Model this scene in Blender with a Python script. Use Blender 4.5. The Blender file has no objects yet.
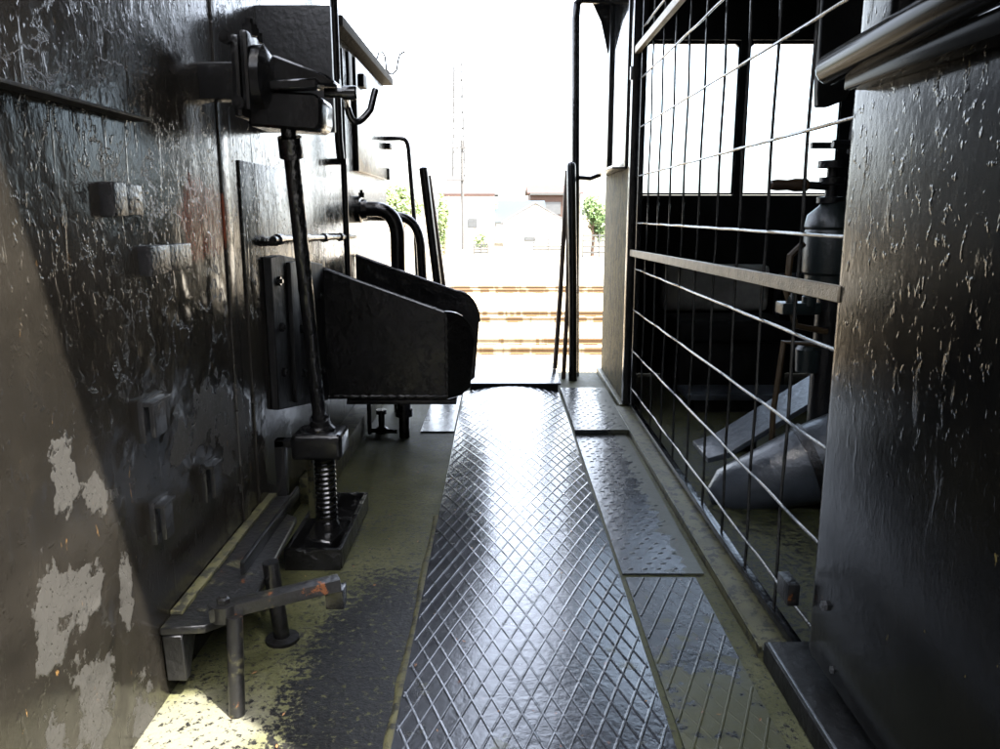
import bpy, bmesh, math, random
from mathutils import Vector, Matrix, noise

random.seed(7)
R = math.radians
scn = bpy.context.scene
col = scn.collection

# ------------------------------------------------------------------ camera, world, sun, exposure
cam_data = bpy.data.cameras.new('camera')
cam_data.sensor_width = 36.0
cam_data.lens = 28.8
cam_data.clip_start = 0.05
cam_data.clip_end = 3000
cam = bpy.data.objects.new('camera', cam_data)
cam.location = (0, 0, 1.0)
cam.rotation_euler = (R(90) - math.atan(161 / 800), 0, 0)
col.objects.link(cam)
scn.camera = cam

SUN_DIR = Vector((0.49, -0.354, 1.0)).normalized()
SUN_EL = math.asin(SUN_DIR.z)
SUN_AZ = math.atan2(SUN_DIR.x, SUN_DIR.y)
w = bpy.data.worlds.new('World')
scn.world = w
w.use_nodes = True
wn = w.node_tree.nodes
bg = wn['Background']
sky = wn.new('ShaderNodeTexSky')
sky.sky_type = 'NISHITA'
sky.sun_disc = False
sky.sun_elevation = SUN_EL
sky.sun_rotation = SUN_AZ
sky.air_density = 1.0
sky.dust_density = 3.0
sky.ozone_density = 1.0
veil = wn.new('ShaderNodeHueSaturation')            # thin cloud veil: paler sky
veil.inputs['Saturation'].default_value = 0.45
w.node_tree.links.new(sky.outputs[0], veil.inputs['Color'])
w.node_tree.links.new(veil.outputs[0], bg.inputs['Color'])
bg.inputs['Strength'].default_value = 0.15

sd = bpy.data.lights.new('sun', 'SUN')
sd.energy = 3.5
sd.angle = R(0.53)
sd.color = (1.0, 0.95, 0.87)
sun = bpy.data.objects.new('sun', sd)
sun.rotation_euler = SUN_DIR.to_track_quat('Z', 'Y').to_euler()
sun.location = (8, -6, 16)
col.objects.link(sun)

scn.view_settings.view_transform = 'Standard'
scn.view_settings.look = 'None'
scn.view_settings.gamma = 1.0
scn.view_settings.use_curve_mapping = False
scn.view_settings.exposure = 3.7
scn.render.engine = 'CYCLES'
scn.cycles.use_denoising = True
scn.cycles.max_bounces = 10
scn.cycles.transparent_max_bounces = 16
scn.cycles.sample_clamp_indirect = 10

# ------------------------------------------------------------------ material helpers
class NT:
    def __init__(self, name):
        self.m = bpy.data.materials.new(name)
        self.m.use_nodes = True
        self.t = self.m.node_tree
        self.b = self.t.nodes['Principled BSDF']
        g = self.t.nodes.new('ShaderNodeNewGeometry')
        self.pos = g.outputs['Position']
        self.normal = g.outputs['Normal']
    def n(self, typ, **kw):
        o = self.t.nodes.new(typ)
        for k, v in kw.items():
            setattr(o, k, v)
        return o
    def put(self, sock, v):
        if hasattr(v, 'is_linked') or hasattr(v, 'node'):
            self.t.links.new(v, sock)
        else:
            if isinstance(v, (tuple, list)) and len(v) == 3 and len(sock.default_value) == 4:
                v = (*v, 1)
            sock.default_value = v
    def math(self, op, a, b=None, clamp=False):
        o = self.n('ShaderNodeMath', operation=op, use_clamp=clamp)
        self.put(o.inputs[0], a)
        if b is not None:
            self.put(o.inputs[1], b)
        return o.outputs[0]
    def scale(self, s, loc=(0, 0, 0)):
        o = self.n('ShaderNodeMapping')
        self.put(o.inputs['Vector'], self.pos)
        o.inputs['Scale'].default_value = s
        o.inputs['Location'].default_value = loc
        return o.outputs[0]
    def noise(self, vec, scale, detail=4, rough=0.55, dist=0.0):
        o = self.n('ShaderNodeTexNoise')
        self.put(o.inputs['Vector'], vec)
        o.inputs['Scale'].default_value = scale
        o.inputs['Detail'].default_value = detail
        o.inputs['Roughness'].default_value = rough
        o.inputs['Distortion'].default_value = dist
        return o.outputs['Fac']
    def voronoi(self, vec, scale, feature='F1', out='Distance'):
        o = self.n('ShaderNodeTexVoronoi', feature=feature)
        self.put(o.inputs['Vector'], vec)
        o.inputs['Scale'].default_value = scale
        return o.outputs[out]
    def step(self, v, a, b, lo=0.0, hi=1.0):
        o = self.n('ShaderNodeMapRange', interpolation_type='SMOOTHSTEP')
        self.put(o.inputs['Value'], v)
        o.inputs['From Min'].default_value = a
        o.inputs['From Max'].default_value = b
        o.inputs['To Min'].default_value = lo
        o.inputs['To Max'].default_value = hi
        return o.outputs[0]
    def mix(self, f, a, b):
        o = self.n('ShaderNodeMix', data_type='RGBA')
        self.put(o.inputs[0], f)
        self.put(o.inputs[6], a)
        self.put(o.inputs[7], b)
        return o.outputs[2]
    def mixf(self, f, a, b):
        o = self.n('ShaderNodeMix', data_type='FLOAT')
        self.put(o.inputs[0], f)
        self.put(o.inputs[2], a)
        self.put(o.inputs[3], b)
        return o.outputs[0]
    def xyz(self):
        o = self.n('ShaderNodeSeparateXYZ')
        self.put(o.inputs[0], self.pos)
        return o.outputs
    def blob(self, c, r, n=0.35, ns=9.0, e=(0.85, 1.1)):
        """soft-edged stain centred at c (world), radii r, ragged edge"""
        v = self.n('ShaderNodeVectorMath', operation='SUBTRACT')
        self.put(v.inputs[0], self.pos)
        v.inputs[1].default_value = c
        d = self.n('ShaderNodeVectorMath', operation='DIVIDE')
        self.put(d.inputs[0], v.outputs[0])
        d.inputs[1].default_value = r
        l = self.n('ShaderNodeVectorMath', operation='LENGTH')
        self.put(l.inputs[0], d.outputs[0])
        nn = self.noise(self.pos, ns, 6, 0.65)
        q = self.math('ADD', l.outputs['Value'], self.math('MULTIPLY', self.math('SUBTRACT', nn, 0.5), n * 6))
        return self.step(q, e[0], e[1], 1.0, 0.0)
    def bump(self, h, strength, dist, prev=None):
        o = self.n('ShaderNodeBump')
        self.put(o.inputs['Height'], h)
        o.inputs['Strength'].default_value = strength
        o.inputs['Distance'].default_value = dist
        if prev is not None:
            self.put(o.inputs['Normal'], prev)
        return o.outputs[0]
    def out(self, color, rough, bump=None, metal=0.0, spec=0.5):
        self.put(self.b.inputs['Base Color'], color)
        self.put(self.b.inputs['Roughness'], rough)
        self.put(self.b.inputs['Metallic'], metal)
        self.b.inputs['Specular IOR Level'].default_value = spec
        if bump is not None:
            self.put(self.b.inputs['Normal'], bump)
        return self.m

def simple(name, color, rough, bump=0.0, bscale=60, var=0.25, metal=0.0, vscale=6):
    k = NT(name)
    nz = k.noise(k.pos, vscale, 5, 0.6)
    dark = tuple(c * (1 - var) for c in color)
    lite = tuple(min(1, c * (1 + var)) for c in color)
    c = k.mix(k.step(nz, 0.3, 0.7), dark, lite)
    bp = k.bump(k.noise(k.pos, bscale, 4), bump, 0.01) if bump else None
    return k.out(c, rough, bp, metal)

def black_paint(name, base=(0.0045, 0.0045, 0.0047), rough=(0.10, 0.22), relief=1.0, fleck=0.35, drip=1.0, lump=1.0):
    """thick old gloss paint: brush lumps, runs, flaking edges, small rust flecks"""
    k = NT(name)
    lo = k.noise(k.pos, 7, 3)
    c = k.mix(k.step(lo, 0.35, 0.7), base, tuple(b * 1.7 for b in base))
    fl = k.noise(k.scale((1, 1, 0.45), (3, 1, 7)), 38, 4, 0.7)
    flm = k.math('MULTIPLY', k.step(fl, 0.70, 0.74), fleck)
    c = k.mix(flm, c, (0.08, 0.06, 0.025))
    runs = k.noise(k.scale((1, 1, 0.45)), 22, 5, 0.6, 0.4)
    rmask = k.step(k.noise(k.pos, 4.5, 4), 0.42, 0.62)
    runs = k.math('MULTIPLY', runs, rmask)
    lumps = k.noise(k.pos, 75, 3, 0.6)
    chips = k.noise(k.pos, 11, 7, 0.62, 0.3)
    edge = k.step(k.math('ABSOLUTE', k.math('SUBTRACT', chips, 0.5)), 0.0, 0.02)
    b = k.bump(lo, 0.25 * relief * lump, 0.08)
    b = k.bump(runs, 0.36 * relief * drip, 0.02, b)
    b = k.bump(lumps, 0.22 * relief, 0.006, b)
    b = k.bump(edge, 0.30 * relief, 0.004, b)
    rg = k.mixf(k.noise(k.pos, 13, 4), rough[0], rough[1])
    return k.out(c, rg, b)

M = {}
M['black'] = black_paint('black_gloss_paint')
M['black_fine'] = black_paint('black_machine_paint', relief=0.28, drip=0.5, rough=(0.12, 0.26))
M['black_dull'] = black_paint('sooty_black_paint', base=(0.004, 0.004, 0.004), rough=(0.45, 0.65), relief=0.6)
def column_mat():
    k = NT('runny_black_paint')
    lo = k.noise(k.pos, 6, 4)
    c = k.mix(k.step(lo, 0.35, 0.7), (0.0022, 0.0022, 0.002), (0.0042, 0.0038, 0.003))
    fl = k.noise(k.scale((1, 1, 0.45), (3, 1, 7)), 34, 4, 0.7)
    c = k.mix(k.step(fl, 0.69, 0.72), c, (0.07, 0.055, 0.02))
    runs = k.step(k.noise(k.scale((1, 1, 0.30), (1, 8, 2)), 30, 5, 0.62, 0.5), 0.55, 0.75)
    lumps = k.noise(k.scale((1, 1, 0.6)), 85, 3, 0.6)
    mid = k.noise(k.pos, 16, 3)
    up = k.step(k.xyz()[2], 0.45, 1.05, 0.05, 1.0)
    sparse = k.math('MULTIPLY', up, k.step(k.noise(k.scale((1, 1, 0.7), (5, 2, 9)), 5.0, 3), 0.48, 0.62))
    b = k.bump(mid, 0.02, 0.03)
    b = k.bump(k.math('MULTIPLY', runs, sparse), 0.40, 0.007, b)
    dots = k.step(k.noise(k.scale((1, 1, 0.7), (7, 3, 5)), 62, 2, 0.5), 0.60, 0.74)
    b = k.bump(lumps, 0.06, 0.005, b)
    b = k.bump(k.math('MULTIPLY', dots, up), 0.30, 0.004, b)
    return k.out(c, k.mixf(lo, 0.14, 0.24), b, 0.0, 0.14)
M['column'] = column_mat()
M['black_dull'].node_tree.nodes['Principled BSDF'].inputs['Specular IOR Level'].default_value = 0.2
M['black_dull'].node_tree.nodes['Principled BSDF'].inputs['Base Color'].default_value = (0.004, 0.004, 0.004, 1)
M['arm'] = simple('hand_worn_black_paint', (0.006, 0.006, 0.006), 0.16, 0.0, 50, 0.3)
M['arm'].node_tree.nodes['Principled BSDF'].inputs['Specular IOR Level'].default_value = 0.06
M['arm'].node_tree.nodes['Principled BSDF'].inputs['IOR'].default_value = 1.2
M['chute'] = black_paint('drippy_black_chute_paint', relief=0.55, drip=1.2, lump=0.4, rough=(0.16, 0.3))
M['lug'] = simple('chipped_black_lug_paint', (0.010, 0.010, 0.0105), 0.22, 0.35, 70, 0.4)
M['top_edge'] = simple('grimy_top_edge', (0.012, 0.010, 0.008), 0.7, 0.8, 70, 0.4)
M['top_edge'].node_tree.nodes['Principled BSDF'].inputs['Specular IOR Level'].default_value = 0.08
M['polished'] = simple('foot_polished_steel', (0.20, 0.21, 0.22), 0.33, 0.2, 120, 0.2, 0.8)
M['shield'] = simple('dull_grey_black_paint', (0.018, 0.0185, 0.020), 0.4, 0.25, 40, 0.25)

def tender_wall_mat():
    k = NT('flaking_black_wall_paint')
    x, y, z = k.xyz()
    lo = k.noise(k.pos, 5, 4)
    c = k.mix(k.step(lo, 0.35, 0.7), (0.0075, 0.0066, 0.0053), (0.0135, 0.0119, 0.0096))
    # pale flaked spots low on the near end, where the old grey coat shows
    low = k.step(z, 0.10, 0.75, 1.0, 0.0)
    near = k.step(y, 1.5, 2.3, 1.0, 0.0)
    patch = None
    for py, pz, ry, rz in ((1.235, 0.60, .028, .06), (1.33, 0.51, .035, .035), (1.155, 0.425, .035, .055), (1.235, 0.37, .05, .05), (1.14, 0.33, .035, .04), (1.25, 0.16, .05, .10), (1.39, 0.30, .02, .05), (1.40, 0.03, .05, .08), (1.12, 0.14, .03, .08), (1.85, 0.52, .13, .06), (2.05, 0.44, .10, .09), (1.70, 0.50, .06, .04)):
        q = k.blob((-0.70, py, pz), (0.3, ry * 1.15, rz * 1.1), 0.75, 15)
        patch = q if patch is None else k.math('MAXIMUM', patch, q)
    patch = k.math('MULTIPLY', patch, k.step(k.noise(k.pos, 130, 3, 0.6), 0.30, 0.42))
    c = k.mix(k.math('MULTIPLY', patch, 0.55), c, (0.038, 0.0365, 0.033))
    # red reflection painted into the wall colour by the lap joint
    red_refl = k.math('MULTIPLY', k.blob((-0.70, 1.93, 0.985), (0.3, 0.17, 0.10), 0.25, 9), 0.5)
    c = k.mix(red_refl, c, (0.16, 0.035, 0.014))
    fl = k.noise(k.scale((1, 1, 0.30), (3, 1, 7)), 30, 5, 0.75)
    lowm = k.step(z, 0.0, 0.9, 1.0, 0.25)
    c = k.mix(k.math('MULTIPLY', k.step(fl, 0.655, 0.68), lowm), c, (0.15, 0.085, 0.03))
    ck = k.noise(k.pos, 9, 8, 0.62, 0.6)
    ckm = k.math('MULTIPLY', k.step(k.math('ABSOLUTE', k.math('SUBTRACT', ck, 0.5)), 0.0, 0.008, 1.0, 0.0), k.step(k.noise(k.pos, 4, 3), 0.48, 0.58))
    c = k.mix(k.math('MULTIPLY', ckm, 0.8), c, (0.004, 0.004, 0.004))
    rough_up = k.step(k.math('ADD', z, k.math('MULTIPLY', k.noise(k.pos, 5, 3), 0.35)), 0.92, 1.12)
    runs = k.step(k.noise(k.scale((1, 1, 0.14), (2, 6, 1)), 34, 4, 0.55, 0.3), 0.60, 0.70)
    lumps = k.noise(k.scale((1, 1, 0.8)), 120, 3, 0.6)
    dots = k.step(k.noise(k.scale((1, 1, 0.7), (7, 3, 5)), 75, 2, 0.5), 0.60, 0.72)
    wave = k.noise(k.scale((1, 1, 0.6), (1, 4, 8)), 15, 4, 0.6)
    chips = k.noise(k.pos, 7, 7, 0.58, 0.35)
    edge = k.step(k.math('ABSOLUTE', k.math('SUBTRACT', chips, 0.5)), 0.0, 0.012)
    few = k.step(k.noise(k.pos, 3.7, 3), 0.46, 0.6)
    b = k.bump(lo, 0.03, 0.08)
    b = k.bump(k.math('MULTIPLY', wave, k.mixf(rough_up, 0.15, 1.0)), 0.10, 0.02, b)
    b = k.bump(k.math('MULTIPLY', runs, k.mixf(rough_up, 0.35, 1.0)), 0.22, 0.006, b)
    b = k.bump(k.math('MULTIPLY', lumps, k.mixf(rough_up, 0.6, 1.0)), 0.14, 0.003, b)
    b = k.bump(k.math('MULTIPLY', dots, k.mixf(rough_up, 0.45, 1.0)), 0.28, 0.004, b)
    b = k.bump(k.math('MULTIPLY', k.math('MULTIPLY', edge, few), k.mixf(rough_up, 1.0, 0.25)), 0.6, 0.006, b)
    b = k.bump(patch, 0.5, 0.003, b)
    rg = k.mixf(patch, k.mixf(k.noise(k.pos, 9, 4), 0.13, 0.24), 0.6)
    return k.out(c, rg, b)
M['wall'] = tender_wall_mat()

def deck_mat():
    k = NT('mossy_deck_steel')
    x, y, z = k.xyz()
    nz = k.noise(k.pos, 4.5, 6, 0.6)
    fine = k.noise(k.pos, 90, 4, 0.7)
    moss = k.mix(k.step(nz, 0.3, 0.7), (0.040, 0.042, 0.016), (0.072, 0.072, 0.034))
    moss = k.mix(k.step(fine, 0.5, 0.75), moss, (0.018, 0.017, 0.009))
    dark = k.mix(k.step(fine, 0.45, 0.7), (0.004, 0.004, 0.004), (0.010, 0.0098, 0.009))
    spk = k.noise(k.pos, 55, 8, 0.75)
    base = k.noise(k.pos, 4.0, 5, 0.6)
    reg = k.math('MAXIMUM', k.blob((-0.27, 1.60, 0), (0.21, 0.56, 1), 0.10, 7, (0.55, 1.2)), k.step(base, 0.52, 0.70, 0.0, 0.42))
    reg = k.math('MAXIMUM', reg, k.step(x, 0.66, 0.70, 0.0, 0.35))
    thr = k.mixf(reg, 0.562, 0.41)
    m = k.step(k.math('SUBTRACT', spk, thr), -0.015, 0.02)
    moss = k.mix(k.math('MULTIPLY', k.blob((-0.60, 1.36, 0), (0.16, 0.20, 1), 0.25, 9, (0.5, 1.25)), 0.75), moss, (0.095, 0.092, 0.074))   # corner whitened in the colour to paint in the bright sun patch
    c = k.mix(m, moss, dark)
    rust = k.step(k.noise(k.pos, 33, 3, 0.5), 0.745, 0.76)
    c = k.mix(rust, c, (0.15, 0.06, 0.02))
    b = k.bump(nz, 0.3, 0.02)
    b = k.bump(fine, 0.35, 0.004, b)
    b = k.bump(m, 0.3, 0.003, b)
    rg = k.mixf(m, 0.6, 0.45)
    return k.out(c, rg, b, 0.0, 0.22)
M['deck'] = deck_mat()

def tread_mat(name, moss=0.0, base=None, rough=(0.14, 0.27), xm=None, ym=None):
    base = base or (0.030, 0.033, 0.039)
    m = _tread(name, moss, base, rough, xm, ym)
    if xm or ym: m.node_tree.nodes['Principled BSDF'].inputs['Coat Weight'].default_value = 0.12
    return m
def _tread(name, moss, base, rough, xm, ym=None):
    k = NT(name)
    nz = k.noise(k.pos, 6, 5, 0.6)
    fine = k.noise(k.pos, 120, 4, 0.7)
    c = k.mix(k.step(nz, 0.3, 0.7), base, tuple(b * 1.6 for b in base))
    mm = k.step(k.noise(k.pos, 9, 6, 0.7), 0.62 - 0.20 * moss, 0.66 - 0.14 * moss)
    if xm:
        mm = k.step(k.math('ADD', k.step(k.xyz()[0], xm[0], xm[1], 0.0, 0.45), k.noise(k.pos, 13, 6, 0.7)), 0.60, 0.70)
    if ym:
        mm = k.step(k.math('ADD', k.step(k.xyz()[1], ym[0], ym[1], 0.10, -0.10), k.noise(k.pos, 15, 6, 0.7)), 0.48, 0.56)
    c = k.mix(k.math('MULTIPLY', mm, 0.5 if xm else 0.75 if ym else 0.35 + 0.5 * moss), c, (0.060, 0.060, 0.024))
    rust = k.step(k.noise(k.pos, 41, 3, 0.5), 0.735, 0.75)
    c = k.mix(rust, c, (0.12, 0.04, 0.02))
    b = k.bump(nz, 0.10, 0.03)
    b = k.bump(k.noise(k.pos, 45, 4, 0.6), 0.22, 0.005, b)
    b = k.bump(fine, 0.2, 0.002, b)
    rg = k.mixf(k.noise(k.pos, 15, 4), rough[0], rough[1])
    rg = k.mixf(mm, rg, 0.5)
    k.b.inputs['Coat Weight'].default_value = 0.8      # wet film
    k.b.inputs['Coat Roughness'].default_value = 0.16
    k.put(k.b.inputs['Coat Normal'], b)
    return k.out(c, rg, b, 0.30)
M['tread'] = tread_mat('worn_tread_steel', 0.0)
M['tread_right'] = tread_mat('wet_tread_steel', 0.25, base=(0.020, 0.022, 0.026), xm=(0.47, 0.60))
M['tread_moss'] = tread_mat('mossy_tread_steel', 0.6, (0.007, 0.0075, 0.009), rough=(0.2, 0.35), ym=(1.5, 1.8))
def moss_bar_mat():
    k = NT('mossy_angle_iron')
    nz = k.noise(k.pos, 30, 7, 0.72)
    c = k.mix(k.step(nz, 0.50, 0.56), (0.078, 0.074, 0.034), (0.014, 0.014, 0.010))
    c = k.mix(k.step(k.noise(k.pos, 8, 4), 0.4, 0.7, 0.0, 0.5), c, (0.025, 0.024, 0.012))
    b = k.bump(nz, 0.4, 0.005)
    return k.out(c, 0.5, b)
M['moss_bar'] = moss_bar_mat()

def worn_edge_mat():
    k = NT('black_paint_with_rust')
    nz = k.noise(k.pos, 14, 6, 0.65)
    c = k.mix(k.step(nz, 0.58, 0.64), (0.007, 0.007, 0.007), (0.035, 0.033, 0.018))
    c = k.mix(k.step(k.noise(k.scale((1, 1, 1), (1, 2, 3)), 17, 6, 0.7), 0.625, 0.66), c, (0.11, 0.036, 0.009))
    b = k.bump(k.noise(k.pos, 60, 4), 0.4, 0.006)
    b = k.bump(nz, 0.3, 0.006, b)
    return k.out(c, 0.36, b)
M['rusty'] = worn_edge_mat()
M['wire'] = simple('dull_wire', (0.03, 0.03, 0.029), 0.22, 0.2, 200, 0.3, 0.3, 40)
M['bar_pale'] = simple('worn_grey_bar', (0.19, 0.155, 0.105), 0.5, 0.3, 120, 0.25, 0, 20)
M['valve'] = simple('grey_green_enamel', (0.010, 0.015, 0.015), 0.35, 0.2, 60, 0.3)
M['dark_metal'] = simple('dark_metal', (0.008, 0.008, 0.009), 0.32, 0.3, 90, 0.3, 0.3)
M['brass'] = simple('old_brass', (0.05, 0.03, 0.012), 0.45, 0.2, 90, 0.3, 0.2)
M['wood'] = simple('handle_wood', (0.05, 0.026, 0.01), 0.5, 0.3, 60, 0.35)
M['pole_lit_brown'] = simple('brown_pole', (0.05, 0.032, 0.02), 0.5, 0.3, 60, 0.35)  # brown stands in for the sunlit sides of the poles
M['seat'] = simple('worn_grey_vinyl', (0.26, 0.26, 0.24), 0.6, 0.3, 30, 0.3)
M['scoop'] = simple('blue_grey_sheet', (0.035, 0.040, 0.047), 0.32, 0.35, 30, 0.35)
def far_panel_mat():
    k = NT('weathered_bulkhead_paint')
    nz = k.noise(k.scale((1, 1, 0.6)), 20, 8, 0.72, 0.6)
    sp = k.noise(k.pos, 60, 5, 0.7)
    c = k.mix(k.step(nz, 0.42, 0.62), (0.085, 0.072, 0.030), (0.020, 0.018, 0.012))
    c = k.mix(k.step(sp, 0.56, 0.62), c, (0.008, 0.008, 0.007))
    b = k.bump(nz, 1.0, 0.03)
    b = k.bump(sp, 0.8, 0.008, b)
    k.b.inputs['IOR'].default_value = 1.25
    return k.out(c, 0.5, b, 0.0, 0.14)
M['far_panel'] = far_panel_mat()
M['bright_bolt'] = simple('bright_bolt', (0.12, 0.12, 0.12), 0.3, 0, 60, 0.2, 0.6)

def glass_mat():
    k = NT('window_glass')
    nt = k.t
    tr = nt.nodes.new('ShaderNodeBsdfTransparent'); tr.inputs[0].default_value = (0.80, 0.85, 0.88, 1)
    gl = nt.nodes.new('ShaderNodeBsdfGlossy'); gl.inputs['Roughness'].default_value = 0.06
    fr = nt.nodes.new('ShaderNodeFresnel'); fr.inputs[0].default_value = 1.45
    mx = nt.nodes.new('ShaderNodeMixShader')
    nt.links.new(fr.outputs[0], mx.inputs[0]); nt.links.new(tr.outputs[0], mx.inputs[1]); nt.links.new(gl.outputs[0], mx.inputs[2])
    nt.links.new(mx.outputs[0], nt.nodes['Material Output'].inputs['Surface'])
    return k.m
M['glass'] = glass_mat()

def ballast_mat():
    k = NT('ballast_ground')
    v = k.voronoi(k.pos, 14, 'F1', 'Color')
    s = k.n('ShaderNodeSeparateColor'); k.put(s.inputs[0], v)
    c = k.mix(s.outputs[0], (0.13, 0.105, 0.068), (0.24, 0.20, 0.135))
    c = k.mix(k.step(k.noise(k.pos, 0.5, 4), 0.45, 0.7), c, (0.20, 0.165, 0.11))
    b = k.bump(k.voronoi(k.pos, 14), 0.6, 0.05)
    return k.out(c, 0.9, b)
M['ballast'] = ballast_mat()
M['concrete'] = simple('pale_concrete', (0.24, 0.22, 0.18), 0.85, 0.2, 20, 0.2, 0, 0.7)
M['sleeper'] = simple('pale_sleeper', (0.16, 0.13, 0.09), 0.85, 0.3, 20, 0.3, 0, 2)
def rail_mat():
    k = NT('rusty_rail')
    n = k.step(k.noise(k.scale((1, 0.1, 0.1)), 3.2, 3, 0.6), 0.44, 0.50)
    c = k.mix(n, (0.16, 0.125, 0.075), (0.080, 0.043, 0.014))
    return k.out(c, 0.6)
M['rail'] = rail_mat()
M['white_wall'] = simple('white_house_wall', (0.72, 0.72, 0.70), 0.85, 0, 10, 0.06)
M['grey_roof'] = simple('grey_roof', (0.050, 0.048, 0.047), 0.7, 0, 10, 0.1)
M['pale_roof'] = simple('pale_sheet_roof', (0.065, 0.066, 0.068), 0.8, 0, 10, 0.08)
M['blue_roof'] = simple('faded_blue_roof', (0.013, 0.025, 0.034), 0.8, 0, 10, 0.08)
M['brown_wall'] = simple('brown_brick_house_wall', (0.040, 0.020, 0.013), 0.85, 0, 10, 0.2)
M['eave'] = simple('red_brown_eave', (0.035, 0.015, 0.010), 0.8, 0, 10, 0.2)
M['pane_dark'] = simple('dark_window_pane', (0.055, 0.058, 0.06), 0.3, 0, 10, 0.1)
M['fence'] = simple('grey_fence_paint', (0.035, 0.037, 0.035), 0.6, 0, 10, 0.1)
M['added_path_dark'] = simple('added_path_dark', (0.05, 0.05, 0.05), 0.85, 0.4, 60, 0.25)  # dark colour of the added ground strip behind the camera
M['blocker_boards'] = simple('light_blocker_boards', (0.06, 0.05, 0.04), 0.8, 0.2, 20, 0.25)  # dark colour of the added light-blocking shed
M['pole'] = simple('concrete_pole', (0.05, 0.048, 0.046), 0.85, 0, 10, 0.1)
M['pylon'] = simple('galvanised_steel', (0.035, 0.035, 0.035), 0.6, 0, 10, 0.1)
M['bark'] = simple('bark', (0.09, 0.06, 0.04), 0.9, 0.4, 20, 0.3)
def leaf_mat(name, a, b2):
    k = NT(name)
    o = k.n('ShaderNodeNewGeometry')
    c = k.mix(o.outputs['Random Per Island'], a, b2)
    return k.out(c, 0.55)
M['leaf'] = leaf_mat('green_leaves', (0.05, 0.095, 0.028), (0.12, 0.17, 0.06))
M['leaf_pale'] = leaf_mat('yellow_green_leaves', (0.09, 0.14, 0.045), (0.18, 0.22, 0.09))
M['dead_leaf'] = leaf_mat('dead_leaf_bits', (0.12, 0.04, 0.016), (0.17, 0.10, 0.04))

# ------------------------------------------------------------------ mesh helpers
class MB:
    """collects shapes in world coordinates; build() links them as ONE mesh object"""
    def __init__(self):
        self.bm = bmesh.new()
    def box(self, x0, x1, y0, y1, z0, z1, bev=0.0, mat=None, seg=2):
        b = bmesh.new()
        vs = [b.verts.new((x, y, z)) for x in (x0, x1) for y in (y0, y1) for z in (z0, z1)]
        for f in ((0, 1, 3, 2), (4, 6, 7, 5), (0, 4, 5, 1), (2, 3, 7, 6), (0, 2, 6, 4), (1, 5, 7, 3)):
            b.faces.new([vs[i] for i in f])
        if bev:
            bmesh.ops.bevel(b, geom=b.edges[:], offset=bev, segments=seg, affect='EDGES', profile=0.6)
        self._join(b, mat)
        return self
    def _join(self, b, mat=None):
        if mat is not None:
            bmesh.ops.transform(b, matrix=mat, verts=b.verts)
        me = bpy.data.meshes.new('tmp')
        b.to_mesh(me); b.free()
        self.bm.from_mesh(me)
        bpy.data.meshes.remove(me)
    def tube(self, pts, r, n=10, cap=True):
        pts = [Vector(p) for p in pts]
        rs = r if isinstance(r, (list, tuple)) else [r] * len(pts)
        rings = []
        up = None
        for i, p in enumerate(pts):
            d = (pts[min(i + 1, len(pts) - 1)] - pts[max(i - 1, 0)]).normalized()
            if up is None:
                up = Vector((0, 0, 1)) if abs(d.z) < 0.9 else Vector((1, 0, 0))
            up = (up - d * up.dot(d)).normalized()
            s = d.cross(up)
            rings.append([self.bm.verts.new(p + (up * math.cos(2 * math.pi * k / n) + s * math.sin(2 * math.pi * k / n)) * rs[i]) for k in range(n)])
        for a, b in zip(rings, rings[1:]):
            for k in range(n):
                self.bm.faces.new((a[k], a[(k + 1) % n], b[(k + 1) % n], b[k]))
        if cap:
            self.bm.faces.new(rings[0][::-1]); self.bm.faces.new(rings[-1])
        return self
    def cyl(self, p0, p1, r, n=14):
        return self.tube([p0, p1], r, n)
    def lathe(self, base, prof, n=18, axis=(0, 0, 1)):
        a = Vector(axis).normalized()
        return self.tube([Vector(base) + a * h for h, _ in prof], [max(q, 1e-4) for _, q in prof], n)
    def bolt(self, p, axis, r=0.012, h=0.010):
        a = Vector(axis).normalized()
        p = Vector(p)
        self.tube([p - a * 0.004, p + a * h], r, 6)
        self.tube([p + a * h, p + a * h * 1.6], r * 0.5, 6)
        return self
    def prism(self, poly, fn, d0, d1, bev=0.0):
        """extrude polygon poly (2d pts) between depth d0 and d1; fn(a,b,d) -> xyz"""
        b = bmesh.new()
        A = [b.verts.new(fn(p[0], p[1], d0)) for p in poly]
        B = [b.verts.new(fn(p[0], p[1], d1)) for p in poly]
        n = len(poly)
        b.faces.new(A[::-1]); b.faces.new(B)
        for i in range(n):
            b.faces.new((A[i], A[(i + 1) % n], B[(i + 1) % n], B[i]))
        bmesh.ops.recalc_face_normals(b, faces=b.faces)
        if bev:
            bmesh.ops.bevel(b, geom=b.edges[:], offset=bev, segments=1, affect='EDGES')
        self._join(b)
        return self
    def quad(self, *p):
        self.bm.faces.new([self.bm.verts.new(q) for q in p])
        return self
    def build(self, name, mat, parent=None, smooth=38, world=None):
        """world: world position of the parent thing's base (or of a single-mesh thing)"""
        bmesh.ops.recalc_face_normals(self.bm, faces=self.bm.faces)
        base = Vector((0, 0, 0))
        if parent is not None:
            base = BASE[parent.name]
        elif world is not None:
            base = Vector(world)
        if base.length:
            bmesh.ops.translate(self.bm, verts=self.bm.verts, vec=-base)
        me = bpy.data.meshes.new(name)
        self.bm.to_mesh(me); self.bm.free()
        if smooth:
            me.shade_smooth()
            me.set_sharp_from_angle(angle=R(smooth))
        me.materials.append(M[mat])
        o = bpy.data.objects.new(name, me)
        col.objects.link(o)
        if parent is not None:
            o.parent = parent
            BASE[o.name] = base            # part keeps the thing's frame
        else:
            o.location = base
            BASE[o.name] = base
        return o

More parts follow.
